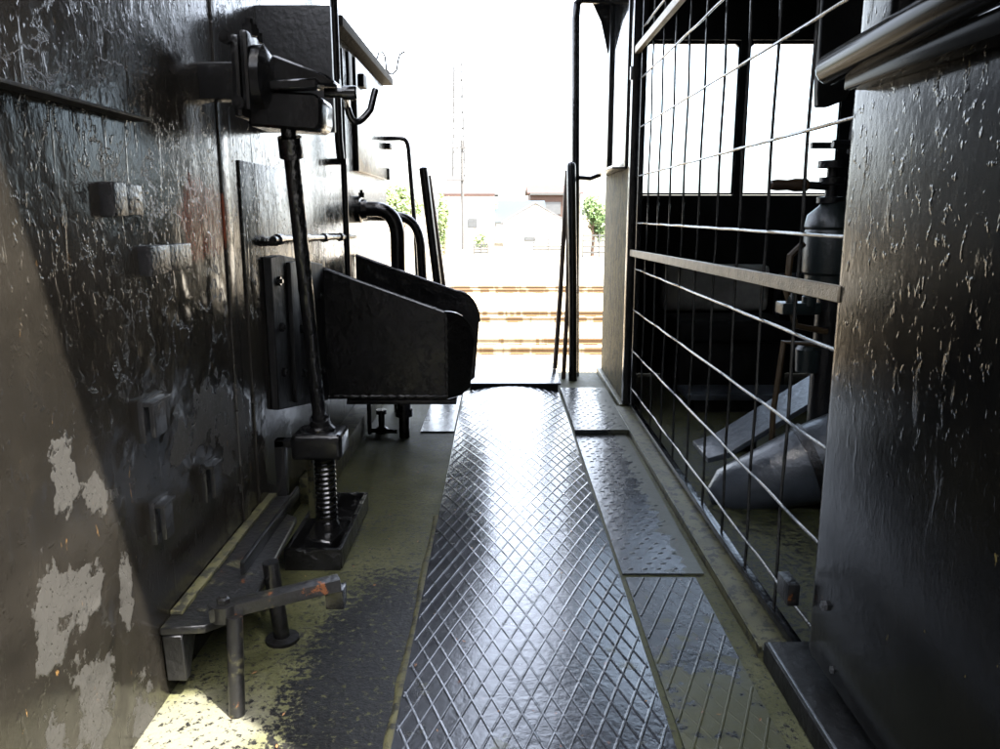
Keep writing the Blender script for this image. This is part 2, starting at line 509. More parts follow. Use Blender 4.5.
BASE = {}
def tag(o, label=None, cat=None, group=None, kind=None):
    if label: o['label'] = label
    if cat: o['category'] = cat
    if group: o['group'] = group
    if kind: o['kind'] = kind
    return o
def thing(name, label, cat, loc, group=None):
    o = bpy.data.objects.new(name, None)
    o.empty_display_size = 0.1
    col.objects.link(o)
    o.location = loc
    BASE[o.name] = Vector(loc)
    return tag(o, label, cat, group)
def part(name, mat, parent, **kw):
    """MB whose build is deferred"""
    return MB()
def dup_part(o, parent, offset):
    c = o.copy(); col.objects.link(c); c.parent = parent
    c.location = Vector(o.location) + Vector(offset)
    BASE[c.name] = BASE.get(o.name, Vector())
    return c
def XZ(y_is_d=True): return lambda a, b, d: (a, d, b)      # polygon in X-Z, extruded along Y
fXZ = lambda a, b, d: (a, d, b)
fYZ = lambda a, b, d: (d, a, b)
fXY = lambda a, b, d: (a, b, d)

# =================================================================== SETTING
G = -1.6
b = MB()
b.quad((-900, -600, G), (900, -600, G), (900, 1400, G), (-900, 1400, G))
tag(b.build('ground', 'ballast', smooth=0), kind='structure')
b = MB().box(-60, 60, 28.2, 42.5, G + 0.004, G + 0.09)
tag(b.build('platform_road', 'concrete', smooth=0), kind='structure')
b = MB().box(-30, 30, -9.0, 0.45, G + 0.004, G + 0.05)
tag(b.build('added_dark_path', 'added_path_dark', smooth=0), kind='structure')  # unseen dark strip added to cut sunlight bouncing off the ground
t = thing('light_blocker_shed', 'unseen long dark shed added behind the camera to block sky light', 'shed', (0, -12, G))  # added out of view so near surfaces stay dark and reflect something dark
MB().box(-22, 22, -15, -9.0, G, 7.5).build('wall', 'blocker_boards', t, smooth=0)
MB().prism([(-8.4, 7.4), (-12, 8.9), (-15.6, 7.4), (-15.6, 7.55), (-12, 9.05), (-8.4, 7.55)], fYZ, -22.4, 22.4).build('roof', 'blocker_boards', t, smooth=0)
M_deck = MB()
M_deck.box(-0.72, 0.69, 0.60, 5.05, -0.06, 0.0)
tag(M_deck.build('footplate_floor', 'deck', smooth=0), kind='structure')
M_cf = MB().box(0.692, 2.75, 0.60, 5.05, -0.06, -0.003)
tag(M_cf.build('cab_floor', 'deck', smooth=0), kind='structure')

# =================================================================== TENDER FRONT (left wall)
WX = -0.70
t = thing('tender', 'black painted tender with lumpy flaking front plate, hinge lugs and a far door panel', 'tender', (WX, 2.8, 0))
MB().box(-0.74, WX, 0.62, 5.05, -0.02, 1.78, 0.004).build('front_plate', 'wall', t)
MB().box(-0.738, WX - 0.002, 0.62, 3.36, 1.781, 2.68, 0.004).build('sky_blocker_plate', 'wall', t)  # upper plate added to close the sky slit above the tender
MB().box(-4.6, -0.742, 0.62, 5.05, -0.45, 1.45).build('tank_body', 'black_dull', t, smooth=0)
# lower lap plate and seams
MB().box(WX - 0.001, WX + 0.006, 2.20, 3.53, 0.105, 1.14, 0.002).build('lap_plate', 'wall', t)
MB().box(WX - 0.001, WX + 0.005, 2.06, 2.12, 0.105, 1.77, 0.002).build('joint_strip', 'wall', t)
MB().box(WX - 0.001, WX + 0.034, 0.70, 1.60, 1.172, 1.178, 0.0015).build('ledge_strip', 'black_dull', t)
MB().box(WX - 0.05, WX + 0.055, 3.50, 5.08, 1.755, 1.80, 0.008).build('top_angle', 'top_edge', t)
MB().box(WX - 0.001, -0.62, 2.66, 5.05, 0.002, 0.095, 0.005).build('foot_angle', 'moss_bar', t)
# far door panel
d = MB().box(WX - 0.001, WX + 0.022, 3.97, 4.95, 1.20, 1.72, 0.004).build('door_panel', 'black_fine', t)
MB().box(WX + 0.02, WX + 0.045, 4.05, 4.15, 1.60, 1.66, 0.004).build('latch', 'black_dull', d)
MB().box(WX + 0.02, WX + 0.035, 3.72, 3.80, 1.50, 1.70, 0.004).build('slot_plate', 'black_dull', t)
MB().box(WX + 0.02, WX + 0.05, 4.90, 5.0, 1.375, 1.41, 0.004).build('latch', 'black_dull', t)
MB().box(WX + 0.0, WX + 0.03, 4.98, 5.03, 1.20, 1.27, 0.004).build('lug', 'black_dull', t)
# hinge lugs on the near part
def lug(y0, y1, z0, z1, double=True):
    m = MB()
    if double:
        ym = y0 + (y1 - y0) * 0.42
        m.box(WX - 0.001, WX + 0.026, y0, ym - 0.004, z0, z1, 0.004)
        m.box(WX - 0.001, WX + 0.018, ym + 0.004, y1, z0 + 0.002, z1 - 0.002, 0.004)
        for q in (0.35, 0.75):
            m.bolt((WX + 0.016, ym + (y1 - ym) * q, (z0 + z1) / 2), (1, 0, 0), 0.004, 0.002)
    else:
        m.box(WX - 0.001, WX + 0.012, y0, y1, z0, z1, 0.003)
        m.box(WX + 0.010, WX + 0.032, y0, y1 - 0.012, z1 - 0.012, z1 - 0.004, 0.002)
        m.box(WX + 0.022, WX + 0.032, y0, y0 + (y1 - y0) * 0.55, z0 + 0.012, z1 - 0.01, 0.002)
    return m.build('hinge_lug', 'lug', t, smooth=25)
lug(1.43, 1.565, 0.995, 1.055)
lug(1.56, 1.79, 0.880, 0.938)
lug(1.50, 1.60, 0.56, 0.645, False)
lug(1.79, 1.87, 0.33, 0.425, False)
lug(1.51, 1.58, 0.345, 0.435, False)
# horizontal rod with clips behind the brake column
m = MB().tube([(WX + 0.04, 2.36, 0.925), (WX + 0.04, 3.60, 0.90)], 0.011, 10)
for yy in (2.42, 2.75, 3.05, 3.35):
    m.lathe((WX + 0.04, yy - 0.02, 0.925 - (yy - 2.36) * 0.02), [(0, 0.017), (0.04, 0.017)], 10, (0, 1, 0))
    m.box(WX, WX + 0.04, yy - 0.01, yy + 0.01, 0.905, 0.92)
m.build('latch_rod', 'black_fine', t)
MB().box(WX + 0.03, WX + 0.05, 3.58, 3.70, 0.89, 0.905, 0.002).build('rod_tip', 'bright_bolt', t)

# protruding steel shield above the brake gear
m = MB().box(WX - 0.002, -0.487, 2.45, 2.475, 1.235, 1.585, 0.004)
tag(m.build('shield_plate', 'shield', world=(-0.6, 2.46, 1.235)), 'flat dark upright steel plate standing out from the tender above the brake gear', 'shield plate')

# vertical conduit pipes on the wall
m = MB().tube([(-0.66, 3.40, 2.1), (-0.66, 3.40, 1.30), (-0.655, 3.40, 1.22)], 0.017, 10)
m.box(-0.70, -0.645, 3.385, 3.415, 1.50, 1.53)
tag(m.build('conduit_pipe', 'black_fine', world=(-0.66, 3.4, 1.22)), 'stout black vertical pipe just right of the dark shield plate', 'pipe', 'vertical pipes on the tender front')
m = MB().tube([(-0.655, 3.46, 1.66), (-0.655, 3.46, 0.95), (-0.65, 3.44, 0.70)], 0.013, 10)
m.box(-0.70, -0.64, 3.44, 3.475, 1.20, 1.225)
tag(m.build('conduit_pipe', 'black_fine', world=(-0.655, 3.46, 0.70)), 'thin long black pipe running down the tender wall behind the coal chute', 'pipe', 'vertical pipes on the tender front')

# =================================================================== HAND BRAKE
t = thing('hand_brake', 'black hand brake column with gear head on the wall, long rod, yoke and screw', 'hand brake', (-0.53, 2.35, 0))
TOP = Vector((-0.52, 2.05, 1.20)); BOT = Vector((-0.537, 2.32, 0.36))
m = MB().box(-0.702, -0.60, 1.955, 2.03, 1.262, 1.345, 0.006).build('wall_arm', 'black_fine', t)
m = MB().box(-0.615, -0.595, 1.93, 2.08, 1.22, 1.40, 0.008)
m.box(-0.593, -0.575, 1.93, 2.08, 1.235, 1.41, 0.008)
m.lathe((-0.575, 2.005, 1.315), [(0, 0.075), (0.02, 0.075), (0.035, 0.05)], 18, (1, 0, 0))
m.bolt((-0.62, 1.93, 1.39), (0, -1, 0), 0.016, 0.014)
m.bolt((-0.60, 1.93, 1.25), (0, -1, 0), 0.016, 0.014)
m.bolt((-0.585, 1.99, 1.41), (0, 0, 1), 0.018, 0.022)
m.bolt((-0.585, 2.04, 1.405), (0, 0, 1), 0.015, 0.018)
m.build('flange', 'black_fine', t)
m = MB().prism([(-0.60, 1.205), (-0.44, 1.195), (-0.428, 1.21), (-0.425, 1.268), (-0.44, 1.28), (-0.60, 1.29)], fXZ, 1.99, 2.13, 0.006)
m.build('gear_case', 'black_fine', t)
m = MB().prism([(-0.585, 1.37), (-0.54, 1.372), (-0.42, 1.328), (-0.40, 1.315), (-0.40, 1.303), (-0.585, 1.303)], fXZ, 2.02, 2.12, 0.005)
m.build('case_cover', 'black_fine', t)
MB().prism([(-0.57, 1.284), (-0.43, 1.288), (-0.43, 1.312), (-0.57, 1.306)], fXZ, 1.975, 2.018, 0.004).build('name_bar', 'black_fine', t)
m = MB().lathe((-0.43, 2.06, 1.29), [(0, 0.012), (0.045, 0.012), (0.045, 0.017), (0.075, 0.017), (0.08, 0.013)], 12, (1, 0, 0))
m.build('shaft_end', 'black_fine', t)
m = MB().tube([(-0.46, 2.14, 1.22), (-0.36, 2.30, 1.13), (-0.36, 2.32, 1.10)], 0.012, 8)
m = MB().tube([TOP + (TOP - BOT) * 0.02, TOP, TOP.lerp(BOT, 0.5), BOT], 0.020, 14)
for q in (0.04, 0.97):
    p = TOP.lerp(BOT, q); dd = (BOT - TOP).normalized()
    m.tube([p - dd * 0.02, p + dd * 0.03], 0.03, 14)
m.build('rod', 'black', t)
m = MB().box(-0.615, -0.465, 2.255, 2.385, 0.285, 0.365, 0.018, seg=3)
m.lathe((-0.537, 2.32, 0.36), [(0, 0.045), (0.012, 0.045), (0.025, 0.03), (0.05, 0.026)], 16)
m.build('nut_block', 'black_fine', t)
m = MB().box(-0.672, -0.642, 2.29, 2.325, 0.05, 0.34, 0.004)
m.box(-0.672, -0.60, 2.29, 2.325, 0.315, 0.34, 0.004)
m.build('yoke_arm', 'black_fine', t)
m = MB().box(-0.605, -0.585, 2.40, 2.42, 0.05, 0.30, 0.003)
m.build('guide_rod', 'moss_bar', t)
m = MB()
pts = []
N = 15 * 16
for i in range(N + 1):
    a = 2 * math.pi * i / 16
    pts.append((-0.530 + 0.027 * math.cos(a), 2.32 + 0.027 * math.sin(a), 0.07 + 0.225 * i / N))
m.tube(pts, 0.0058, 6)
m.build('screw_thread', 'black_fine', t)
MB().cyl((-0.53, 2.32, 0.03), (-0.53, 2.32, 0.30), 0.024, 12).build('screw_core', 'moss_bar', t)
# base tray
m = MB().box(-0.615, -0.455, 2.14, 2.61, 0.002, 0.012)
m.box(-0.466, -0.452, 2.14, 2.61, 0.0, 0.062, 0.003)
m.box(-0.617, -0.603, 2.14, 2.61, 0.0, 0.062, 0.003)
m.box(-0.615, -0.455, 2.128, 2.145, 0.0, 0.064, 0.003)
m.box(-0.615, -0.455, 2.60, 2.615, 0.0, 0.062, 0.003)
m.build('base_tray', 'black', t)
m = MB().prism([(-0.585, 2.24), (-0.50, 2.22), (-0.475, 2.30), (-0.475, 2.40), (-0.585, 2.42)], fXY, 0.012, 0.05, 0.006)
m.lathe((-0.53, 2.32, 0.05), [(0, 0.04), (0.015, 0.038), (0.03, 0.03)], 16)
m.build('foot_bearing', 'black_fine', t)

# brake lever shelf
t = thing('brake_crank', 'rust-edged black shelf bracket with crank lever and two rods down to the deck', 'crank bracket', (-0.6, 1.8, 0))
m = MB().prism([(-0.699, 1.505), (-0.61, 1.515), (-0.555, 1.57), (-0.545, 1.66), (-0.57, 2.12), (-0.618, 2.16), (-0.618, 2.30), (-0.699, 2.30)], fXY, 0.148, 0.166, 0.003)
m.build('shelf', 'rusty', t)
MB().box(-0.698, -0.672, 1.56, 2.29, 0.1665, 0.176, 0.002).build('mossy_fillet', 'moss_bar', t)
MB().prism([(1.508, 0.147), (1.60, 0.147), (1.535, 0.04), (1.515, 0.04)], fYZ, -0.697, -0.655, 0.003).build('gusset', 'rusty', t)
MB().box(-0.61, -0.60, 1.75, 2.28, 0.1665, 0.20, 0.003, Matrix.Rotation(0, 4, 'Z')).build('stiffener', 'black_fine', t)
a0 = Vector((-0.565, 1.51, 0.205)); a1 = Vector((-0.345, 1.60, 0.222))
dirv = (a1 - a0).normalized()
rot = Matrix.Translation(a0) @ dirv.to_track_quat('X', 'Z').to_matrix().to_4x4()
L = (a1 - a0).length
m = MB().box(-0.03, L, -0.018, 0.018, -0.014, 0.014, 0.004, rot)
m.lathe(a0 + Vector((0.0, 0, -0.02)), [(0, 0.026), (0.034, 0.026)], 16)
m.build('lever', 'rusty', t)
MB().box(-0.375, -0.335, 1.585, 1.625, 0.165, 0.21, 0.004).build('lever_end', 'black_fine', t)
MB().lathe(a0 + Vector((0.0, 0, 0.025)), [(-0.01, 0.014), (0.0, 0.014), (0.003, 0.008), (0.006, 0.007)], 6).build('pivot_nut', 'rusty', t)
m = MB().cyl((-0.535, 1.46, 0.0), (-0.537, 1.49, 0.20), 0.0165, 12)
m.build('drop_rod', 'rusty', t)
MB().cyl((-0.52, 1.75, 0.0), (-0.535, 1.74, 0.205), 0.019, 12).build('drop_rod', 'black_fine', t)
MB().lathe((-0.52, 1.75, 0.0), [(0, 0.04), (0.008, 0.04), (0.012, 0.02)], 14).build('rod_collar', 'black_dull', t)

# =================================================================== COAL CHUTE
t = thing('coal_chute', 'black riveted coal chute with two sloping side plates jutting from the tender', 'coal chute', (-0.4, 3.4, 0.29))
def prof(n=8):
    top = [(-0.698, 0.80), (-0.215, 0.625)]
    arc = []
    for i in range(1, n + 1):
        a = math.pi / 2 * i / n
        arc.append((-0.215 + 0.112 * math.sin(a), 0.475 + 0.150 * math.cos(a)))
    return top + arc
near = prof() + [(-0.120, 0.31), (-0.155, 0.288), (-0.698, 0.288)]
# near plate: flat part, then bent lip
m = MB()
sp = [p for p in near]
flat = [(-0.698, 0.80), (-0.215, 0.625), (-0.205, 0.624), (-0.205, 0.288), (-0.698, 0.288)]
m.prism(flat, fXZ, 3.05, 3.062, 0.0)
m.build('side_plate', 'chute', t)
lip = [(-0.205, 0.624)] + prof()[2:] + [(-0.120, 0.31), (-0.155, 0.288), (-0.205, 0.288)]
bl = lambda a, bb, d: (a, d + max(0.0, a + 0.205) * 1.3, bb)
m = MB().prism(lip, bl, 3.051, 3.061, 0.0)
m.build('bent_lip', 'chute', t)
m = MB().tube([(-0.698, 3.056, 0.803), (-0.215, 3.056, 0.628)], 0.0075, 8)
m.tube([(p[0], 3.056 + max(0, p[0] + 0.205) * 1.3, p[1] + 0.002) for p in prof()[1:]], 0.0075, 8)
m.build('rolled_edge', 'black_fine', t)
far = prof() + [(-0.125, 0.20), (-0.16, 0.17), (-0.698, 0.17)]
MB().prism(far, fXZ, 3.90, 3.915, 0.0).build('side_plate', 'chute', t)
m = MB().tube([(p[0], 3.907, p[1] + 0.003) for p in prof()], 0.0075, 8)
m.build('rolled_edge', 'black_fine', t)
MB().box(-0.698, -0.205, 3.063, 3.899, 0.288, 0.300).build('chute_floor', 'black_dull', t)
MB().box(-0.60, -0.17, 3.04, 3.90, 0.268, 0.286, 0.003).build('bottom_bar', 'black_fine', t)
m = MB().prism([(2.36, 0.875), (2.48, 0.875), (3.05, 0.812), (3.05, 0.285), (2.36, 0.415)], fYZ, WX + 0.0065, WX + 0.030, 0.003)
fl = m.build('wall_flange', 'black_dull', t)
m = MB().box(WX + 0.0305, WX + 0.045, 2.52, 2.60, 0.40, 0.85, 0.003)
m.build('flange_strip', 'black_dull', t)
for (yy, zz) in [(2.42, 0.80), (2.42, 0.66), (2.42, 0.52), (2.66, 0.47), (2.66, 0.62), (2.66, 0.76), (2.95, 0.42), (2.95, 0.70)]:
    MB().bolt((WX + 0.030, yy, zz), (1, 0, 0), 0.014, 0.010).build('rivet', 'black_fine', t)
for (xx, zz) in [(-0.28, 0.56), (-0.245, 0.46), (-0.245, 0.36)]:
    MB().bolt((xx, 3.05, zz), (0, -1, 0), 0.010, 0.005).build('rivet', 'black_fine', t)
def weld(pts, name='weld_bead'):
    m = MB()
    q = []
    for a, c in zip(pts, pts[1:]):
        a, c = Vector(a), Vector(c)
        n = max(2, int((c - a).length / 0.012))
        q += [a.lerp(c, i / n) for i in range(n)]
    q.append(Vector(pts[-1]))
    m.tube(q, [0.006 + 0.0025 * math.sin(i * 2.1) + random.uniform(0, 0.002) for i in range(len(q))], 6)
    return m.build(name, 'chute', t)
weld([(-0.695, 3.049, 0.79), (-0.695, 3.049, 0.30)])
weld([(-0.69, 3.048, 0.297), (-0.21, 3.048, 0.297)])
weld([(-0.206, 3.048, 0.61), (-0.206, 3.048, 0.30)])
# leg with a collar under the chute
m = MB().cyl((-0.435, 3.52, 0), (-0.435, 3.52, 0.29), 0.024, 12)
m.lathe((-0.435, 3.52, 0.10), [(0, 0.04), (0.03, 0.04), (0.03, 0.032), (0.06, 0.032)], 12)
m.build('leg', 'black_fine', t)

m = MB().tube([(-0.60, 3.56, 0.004), (-0.60, 3.56, 0.16), (-0.585, 3.60, 0.175)], 0.010, 8)
m.tube([(-0.60, 3.56, 0.02), (-0.47, 3.54, 0.02)], 0.010, 8)
m.tube([(-0.585, 3.60, 0.17), (-0.50, 3.62, 0.17), (-0.48, 3.62, 0.13)], 0.010, 8)
m.lathe((-0.55, 3.60, 0.0), [(0, 0.03), (0.02, 0.03), (0.03, 0.015), (0.09, 0.015), (0.09, 0.025), (0.11, 0.025)], 12)
tag(m.build('drain_cock', 'black_fine', world=(-0.55, 3.58, 0)), 'small black drain cock with bent pipes on the deck under the coal chute', 'drain cock')

# =================================================================== HOOP PIPES, RAILS AND POLES AT THE FAR END (left)
def arc_pts(p0, p1, p2, n=8):
    out = []
    for i in range(n + 1):
        s = i / n
        out.append(tuple((1 - s) ** 2 * a + 2 * s * (1 - s) * bb + s * s * c for a, bb, c in zip(p0, p1, p2)))
    return out
t = thing('elbow_pipe', 'thick black elbow pipe bending down from a flange behind the coal chute', 'elbow pipe', (-0.6, 4.0, 0), 'elbow pipes behind the coal chute')
m = MB().tube([(-0.70, 4.0, 1.02), (-0.61, 4.0, 1.02)] + arc_pts((-0.60, 4.0, 1.02), (-0.505, 4.0, 1.01), (-0.505, 4.0, 0.88)) + [(-0.507, 4.0, 0.5), (-0.51, 4.0, 0.0)], 0.036, 14)
m.build('pipe', 'black_fine', t)
m = MB().lathe((-0.70, 4.0, 1.02), [(0, 0.065), (0.02, 0.065), (0.025, 0.05), (0.05, 0.045)], 14, (1, 0, 0))
m.bolt((-0.675, 3.99, 1.08), (0, 0, 1), 0.014, 0.02)
m.build('flange', 'black_fine', t)
m = MB().tube([(-0.70, 4.6, 0.985), (-0.60, 4.6, 0.985)] + arc_pts((-0.59, 4.6, 0.985), (-0.46, 4.6, 0.98), (-0.450, 4.6, 0.82)) + [(-0.435, 4.6, 0.4), (-0.43, 4.6, 0.0)], 0.026, 14)
tag(m.build('elbow_pipe', 'black_fine', world=(-0.5, 4.6, 0)), 'slimmer second elbow pipe seen past the thick one, beside the leaning pole', 'elbow pipe', 'elbow pipes behind the coal chute')
m = MB().tube([(-0.70, 4.98, 1.44), (-0.60, 4.98, 1.442)] + arc_pts((-0.59, 4.98, 1.44), (-0.555, 4.98, 1.44), (-0.55, 4.98, 1.38), 5) + [(-0.517, 4.98, 0.85), (-0.50, 4.98, 0.0)], 0.014, 10)
tag(m.build('hand_rail', 'black_fine', world=(-0.6, 4.98, 0)), 'thin black inverted L handrail bent out from the tender corner', 'handrail')
m = MB().tube([(-0.447, 4.80, 1.268), (-0.447, 4.80, 1.26), (-0.377, 4.80, 0.61), (-0.318, 4.80, 0.0)], [0.010, 0.026, 0.026, 0.026], 12)
tag(m.build('leaning_pole', 'black_fine', world=(-0.318, 4.8, 0)), 'stout black pole with a flat top leaning left behind the coal chute', 'pole', 'poles leaning at the far doorway')
m = MB().tube([(-0.42, 4.86, 1.22), (-0.345, 4.86, 0.61), (-0.29, 4.86, 0.0)], 0.014, 10)
tag(m.build('leaning_pole', 'pole_lit_brown', world=(-0.29, 4.86, 0)), 'thin brown pole leaning beside the stout black pole left of the far doorway', 'pole', 'poles leaning at the far doorway')

# hose loop at the brake gear and rope hook on the wall top
m = MB().tube(arc_pts((-0.385, 2.07, 1.29), (-0.40, 2.2, 1.29), (-0.42, 2.30, 1.29), 4) + arc_pts((-0.42, 2.31, 1.285), (-0.41, 2.32, 1.215), (-0.362, 2.34, 1.285), 8)[1:] + [(-0.352, 2.345, 1.325), (-0.348, 2.35, 1.34)], 0.0095, 10)
tag(m.build('hose_loop', 'black_fine', world=(-0.38, 2.3, 1.25)), 'short black hose hanging in a loop from the brake gear shaft end', 'hose')
hk = [(-0.745, 5.06, 1.80), (-0.74, 5.07, 1.90), (-0.725, 5.07, 1.942), (-0.70, 5.07, 1.945), (-0.688, 5.07, 1.92), (-0.683, 5.08, 1.85), (-0.665, 5.08, 1.826), (-0.645, 5.08, 1.823), (-0.622, 5.08, 1.845), (-0.612, 5.08, 1.90), (-0.60, 5.08, 1.935), (-0.57, 5.08, 1.952)]
m = MB().tube(hk, 0.0055, 8)
tag(m.build('wire_hook', 'dark_metal', world=(-0.745, 5.06, 1.80)), 'thin S-curved wire hook standing against the sky on the tender top', 'wire hook')

# =================================================================== DECK PLATES
def crown(x):
    q = (x - 0.063) / 0.265
    return 0.034 * max(0.0, 1 - q * q)
def ribs(x0, x1, y0, y1, slope, pitch, zf, wdt=0.010, h=0.0035, seg=0.06, both=True, phase=0.0, weak=1.0, wear=True):
    m = MB()
    for sgn in ((1, -1) if both else (1,)):
        s = slope * sgn
        span = abs(s) * (y1 - y0)
        k0 = x0 - (span if s > 0 else 0)
        n = int((x1 - x0 + span) / pitch) + 2
        for i in range(n):
            xs = k0 + (i + phase) * pitch           # x at y0
            ya, yb = y0, y1
            # clip to x-range
            t0, t1 = sorted(((x0 - xs) / s, (x1 - xs) / s))
            ya = max(0.0, t0); yb = min(y1 - y0, t1)
            if yb - ya < 0.012:
                continue
            ns = max(1, int((yb - ya) / seg))
            prev = None
            for j in range(ns + 1):
                dy = ya + (yb - ya) * j / ns
                x = xs + s * dy; y = y0 + dy
                nx, ny = 1 / math.hypot(1, s), -s / math.hypot(1, s)
                z = zf(x, y)
                hh = h * (weak if sgn < 0 else 1.0) * (0.75 + 0.5 * noise.noise((x * 9, y * 9, sgn))) * (not wear or 0.35 + 0.65 * min(1.0, abs(x - 0.06) / 0.16 + 0.4 * max(0, noise.noise((x * 3, y * 2, 6)))))
                ww = wdt * 0.5
                row = [m.bm.verts.new((x - nx * ww, y - ny * ww, z - 0.001)),
                       m.bm.verts.new((x - nx * ww * 0.35, y - ny * ww * 0.35, z + hh)),
                       m.bm.verts.new((x + nx * ww * 0.35, y + ny * ww * 0.35, z + hh)),
                       m.bm.verts.new((x + nx * ww, y + ny * ww, z - 0.001))]
                if prev:
                    for q in range(3):
                        m.bm.faces.new((prev[q], prev[q + 1], row[q + 1], row[q]))
                prev = row
    return m
def sheet(x0, x1, y0, y1, zf, thick, nx, ny):
    m = MB()
    g = [[m.bm.verts.new((x0 + (x1 - x0) * i / nx, y0 + (y1 - y0) * j / ny, zf(x0 + (x1 - x0) * i / nx, y0 + (y1 - y0) * j / ny))) for i in range(nx + 1)] for j in range(ny + 1)]
    for j in range(ny):
        for i in range(nx):
            m.bm.faces.new((g[j][i], g[j][i + 1], g[j + 1][i + 1], g[j + 1][i]))
    r = bmesh.ops.extrude_face_region(m.bm, geom=m.bm.faces[:])
    vs = [v for v in r['geom'] if isinstance(v, bmesh.types.BMVert)]
    bmesh.ops.translate(m.bm, verts=vs, vec=(0, 0, -thick))
    return m
zc = lambda x, y: 0.014 + crown(x) + 0.003 * noise.noise((x * 3, y * 1.6, 0.3))
t = thing('tread_plate', 'long crowned diamond tread plate bridging the middle of the deck', 'tread plate', (0.063, 2.7, 0), 'tread plates on the deck')
sheet(-0.205, 0.332, 0.62, 4.39, zc, 0.010, 14, 60).build('plate', 'tread', t, smooth=50)
tag(ribs(-0.20, 0.327, 0.625, 4.385, 0.36, 0.040, zc, 0.0085, 0.0030).build('diamond_ribs', 'tread', t), kind='stuff')

t = thing('step_plate', 'bright flat raised end plate at the far doorway', 'step plate', (0.075, 4.7, 0))
MB().box(-0.19, 0.345, 4.42, 5.04, 0.050, 0.060, 0.002).build('plate', 'tread', t)
MB().box(-0.17, 0.33, 4.43, 5.03, 0.0005, 0.0495).build('riser', 'black_dull', t)

zr = lambda x, y: 0.0055 + 0.002 * noise.noise((x * 4, y * 2, 4))
def dashes(x0, x1, y0, y1, zf, px=0.042, py=0.036, ln=0.029):
    m = MB()
    nx, ny = int((x1 - x0) / px), int((y1 - y0) / py)
    for j in range(ny):
        for i in range(nx):
            x = x0 + (i + 0.5) * px; y = y0 + (j + 0.5) * py
            a = R(24) + 0.25 * (random.random() - 0.5)
            x += px * 0.5 * (j % 2) + random.uniform(-.003, .003)
            if x > x1 - 0.012 or random.random() < 0.12 + 1.3 * max(0, (x - x0) / (x1 - x0) - 0.6): continue
            c, s = math.cos(a), math.sin(a)
            z = zf(x, y)
            P = lambda u, v, h: (x + c * u - s * v, y + s * u + c * v, z + h)
            h = 0.0019
            q = [P(-ln / 2, 0, -.001), P(0, -0.0075, -.0008), P(ln / 2, 0, -.001), P(0, 0.0075, -.0008), P(-ln * .2, 0, h), P(ln * .2, 0, h)]
            v = [m.bm.verts.new(k) for k in q]
            for f in ((0, 1, 4), (1, 5, 4), (1, 2, 5), (2, 3, 5), (3, 4, 5), (3, 0, 4)):
                m.bm.faces.new([v[k] for k in f])
    return m
t = thing('tread_plate', 'grey dash-patterned tread plate between the crowned plate and the wire grille', 'tread plate', (0.46, 2.8, 0), 'tread plates on the deck')
sheet(0.345, 0.575, 2.10, 3.535, zr, 0.005, 5, 24).build('plate', 'tread_right', t, smooth=50)
tag(dashes(0.35, 0.57, 2.11, 3.53, zr).build('raised_dashes', 'polished', t), kind='stuff')
t = thing('tread_plate', 'small raised tread plate with a dark front edge by the far bulkhead', 'tread plate', (0.46, 4.0, 0), 'tread plates on the deck')
z2 = lambda x, y: 0.026 + 0.003 * noise.noise((x * 5, y * 3, 9))
sheet(0.345, 0.60, 3.555, 4.46, z2, 0.022, 5, 16).build('plate', 'tread_right', t, smooth=50)
tag(dashes(0.35, 0.595, 3.57, 4.45, z2).build('raised_dashes', 'polished', t), kind='stuff')
t = thing('tread_plate', 'dark mossy diamond tread plate nearest the camera beside the grille sill', 'tread plate', (0.46, 1.5, 0), 'tread plates on the deck')
z3 = lambda x, y: 0.006 + 0.002 * noise.noise((x * 4, y * 2, 14))
sheet(0.350, 0.545, 0.64, 2.075, z3, 0.005, 5, 24).build('plate', 'tread_moss', t, smooth=50)
tag(ribs(0.355, 0.54, 0.65, 2.07, 0.42, 0.045, z3, 0.008, 0.0032, weak=0.3, wear=False).build('diamond_ribs', 'tread_moss', t), kind='stuff')
# left small plate near chute leg
m = sheet(-0.37, -0.215, 3.60, 4.50, lambda x, y: 0.006, 0.005, 2, 4)
t = thing('tread_plate', 'narrow grey plate on the deck under the mouth of the coal chute', 'tread plate', (-0.29, 4.0, 0), 'tread plates on the deck')
m.build('plate', 'tread_right', t)
m = MB()
prev = None
for i in range(61):
    y = 0.64 + 1.9 * i / 60
    wd = 0.012 + 0.010 * noise.noise((0.5, y * 7, 2.0)) * (1 if i < 50 else 0.4)
    z = 0.007 + 0.003 * noise.noise((3.0, y * 20, 1.0))
    row = [m.bm.verts.new((-0.212 - wd, y, 0.0015)), m.bm.verts.new((-0.212 - wd * 0.4, y, z)), m.bm.verts.new((-0.2055, y, z)), m.bm.verts.new((-0.2055, y, 0.0015))]
    if prev:
        for q in range(3): m.bm.faces.new((prev[q], prev[q + 1], row[q + 1], row[q]))
    prev = row
tag(m.build('moss_seam', 'moss_bar', smooth=60), 'thin line of yellow-green moss along the left edge of the crowned plate', 'moss', kind='stuff')
# scattered bits of dead leaf
m = MB()
for i in range(70):
    x = random.uniform(-0.55, 0.56); y = random.uniform(1.3, 2.9)
    z = 0.003
    if -0.20 < x < 0.33: z = zc(x, y) + 0.0055
    elif 0.34 < x < 0.58: z = 0.0145
    r = random.uniform(0.0015, 0.0045); a = random.uniform(0, 6.28)
    pts = [(x + r * q * math.cos(a + k), y + r * q * math.sin(a + k), z + random.uniform(0, 0.003)) for k, q in ((0, 1.6), (1.4, 0.7), (3.1, 1.6), (4.6, 0.7))]
    m.quad(*pts)
tag(m.build('leaf_litter', 'dead_leaf', smooth=0), 'scattered orange-brown crumbs of dead leaf on the deck plates', 'leaf litter', kind='stuff')

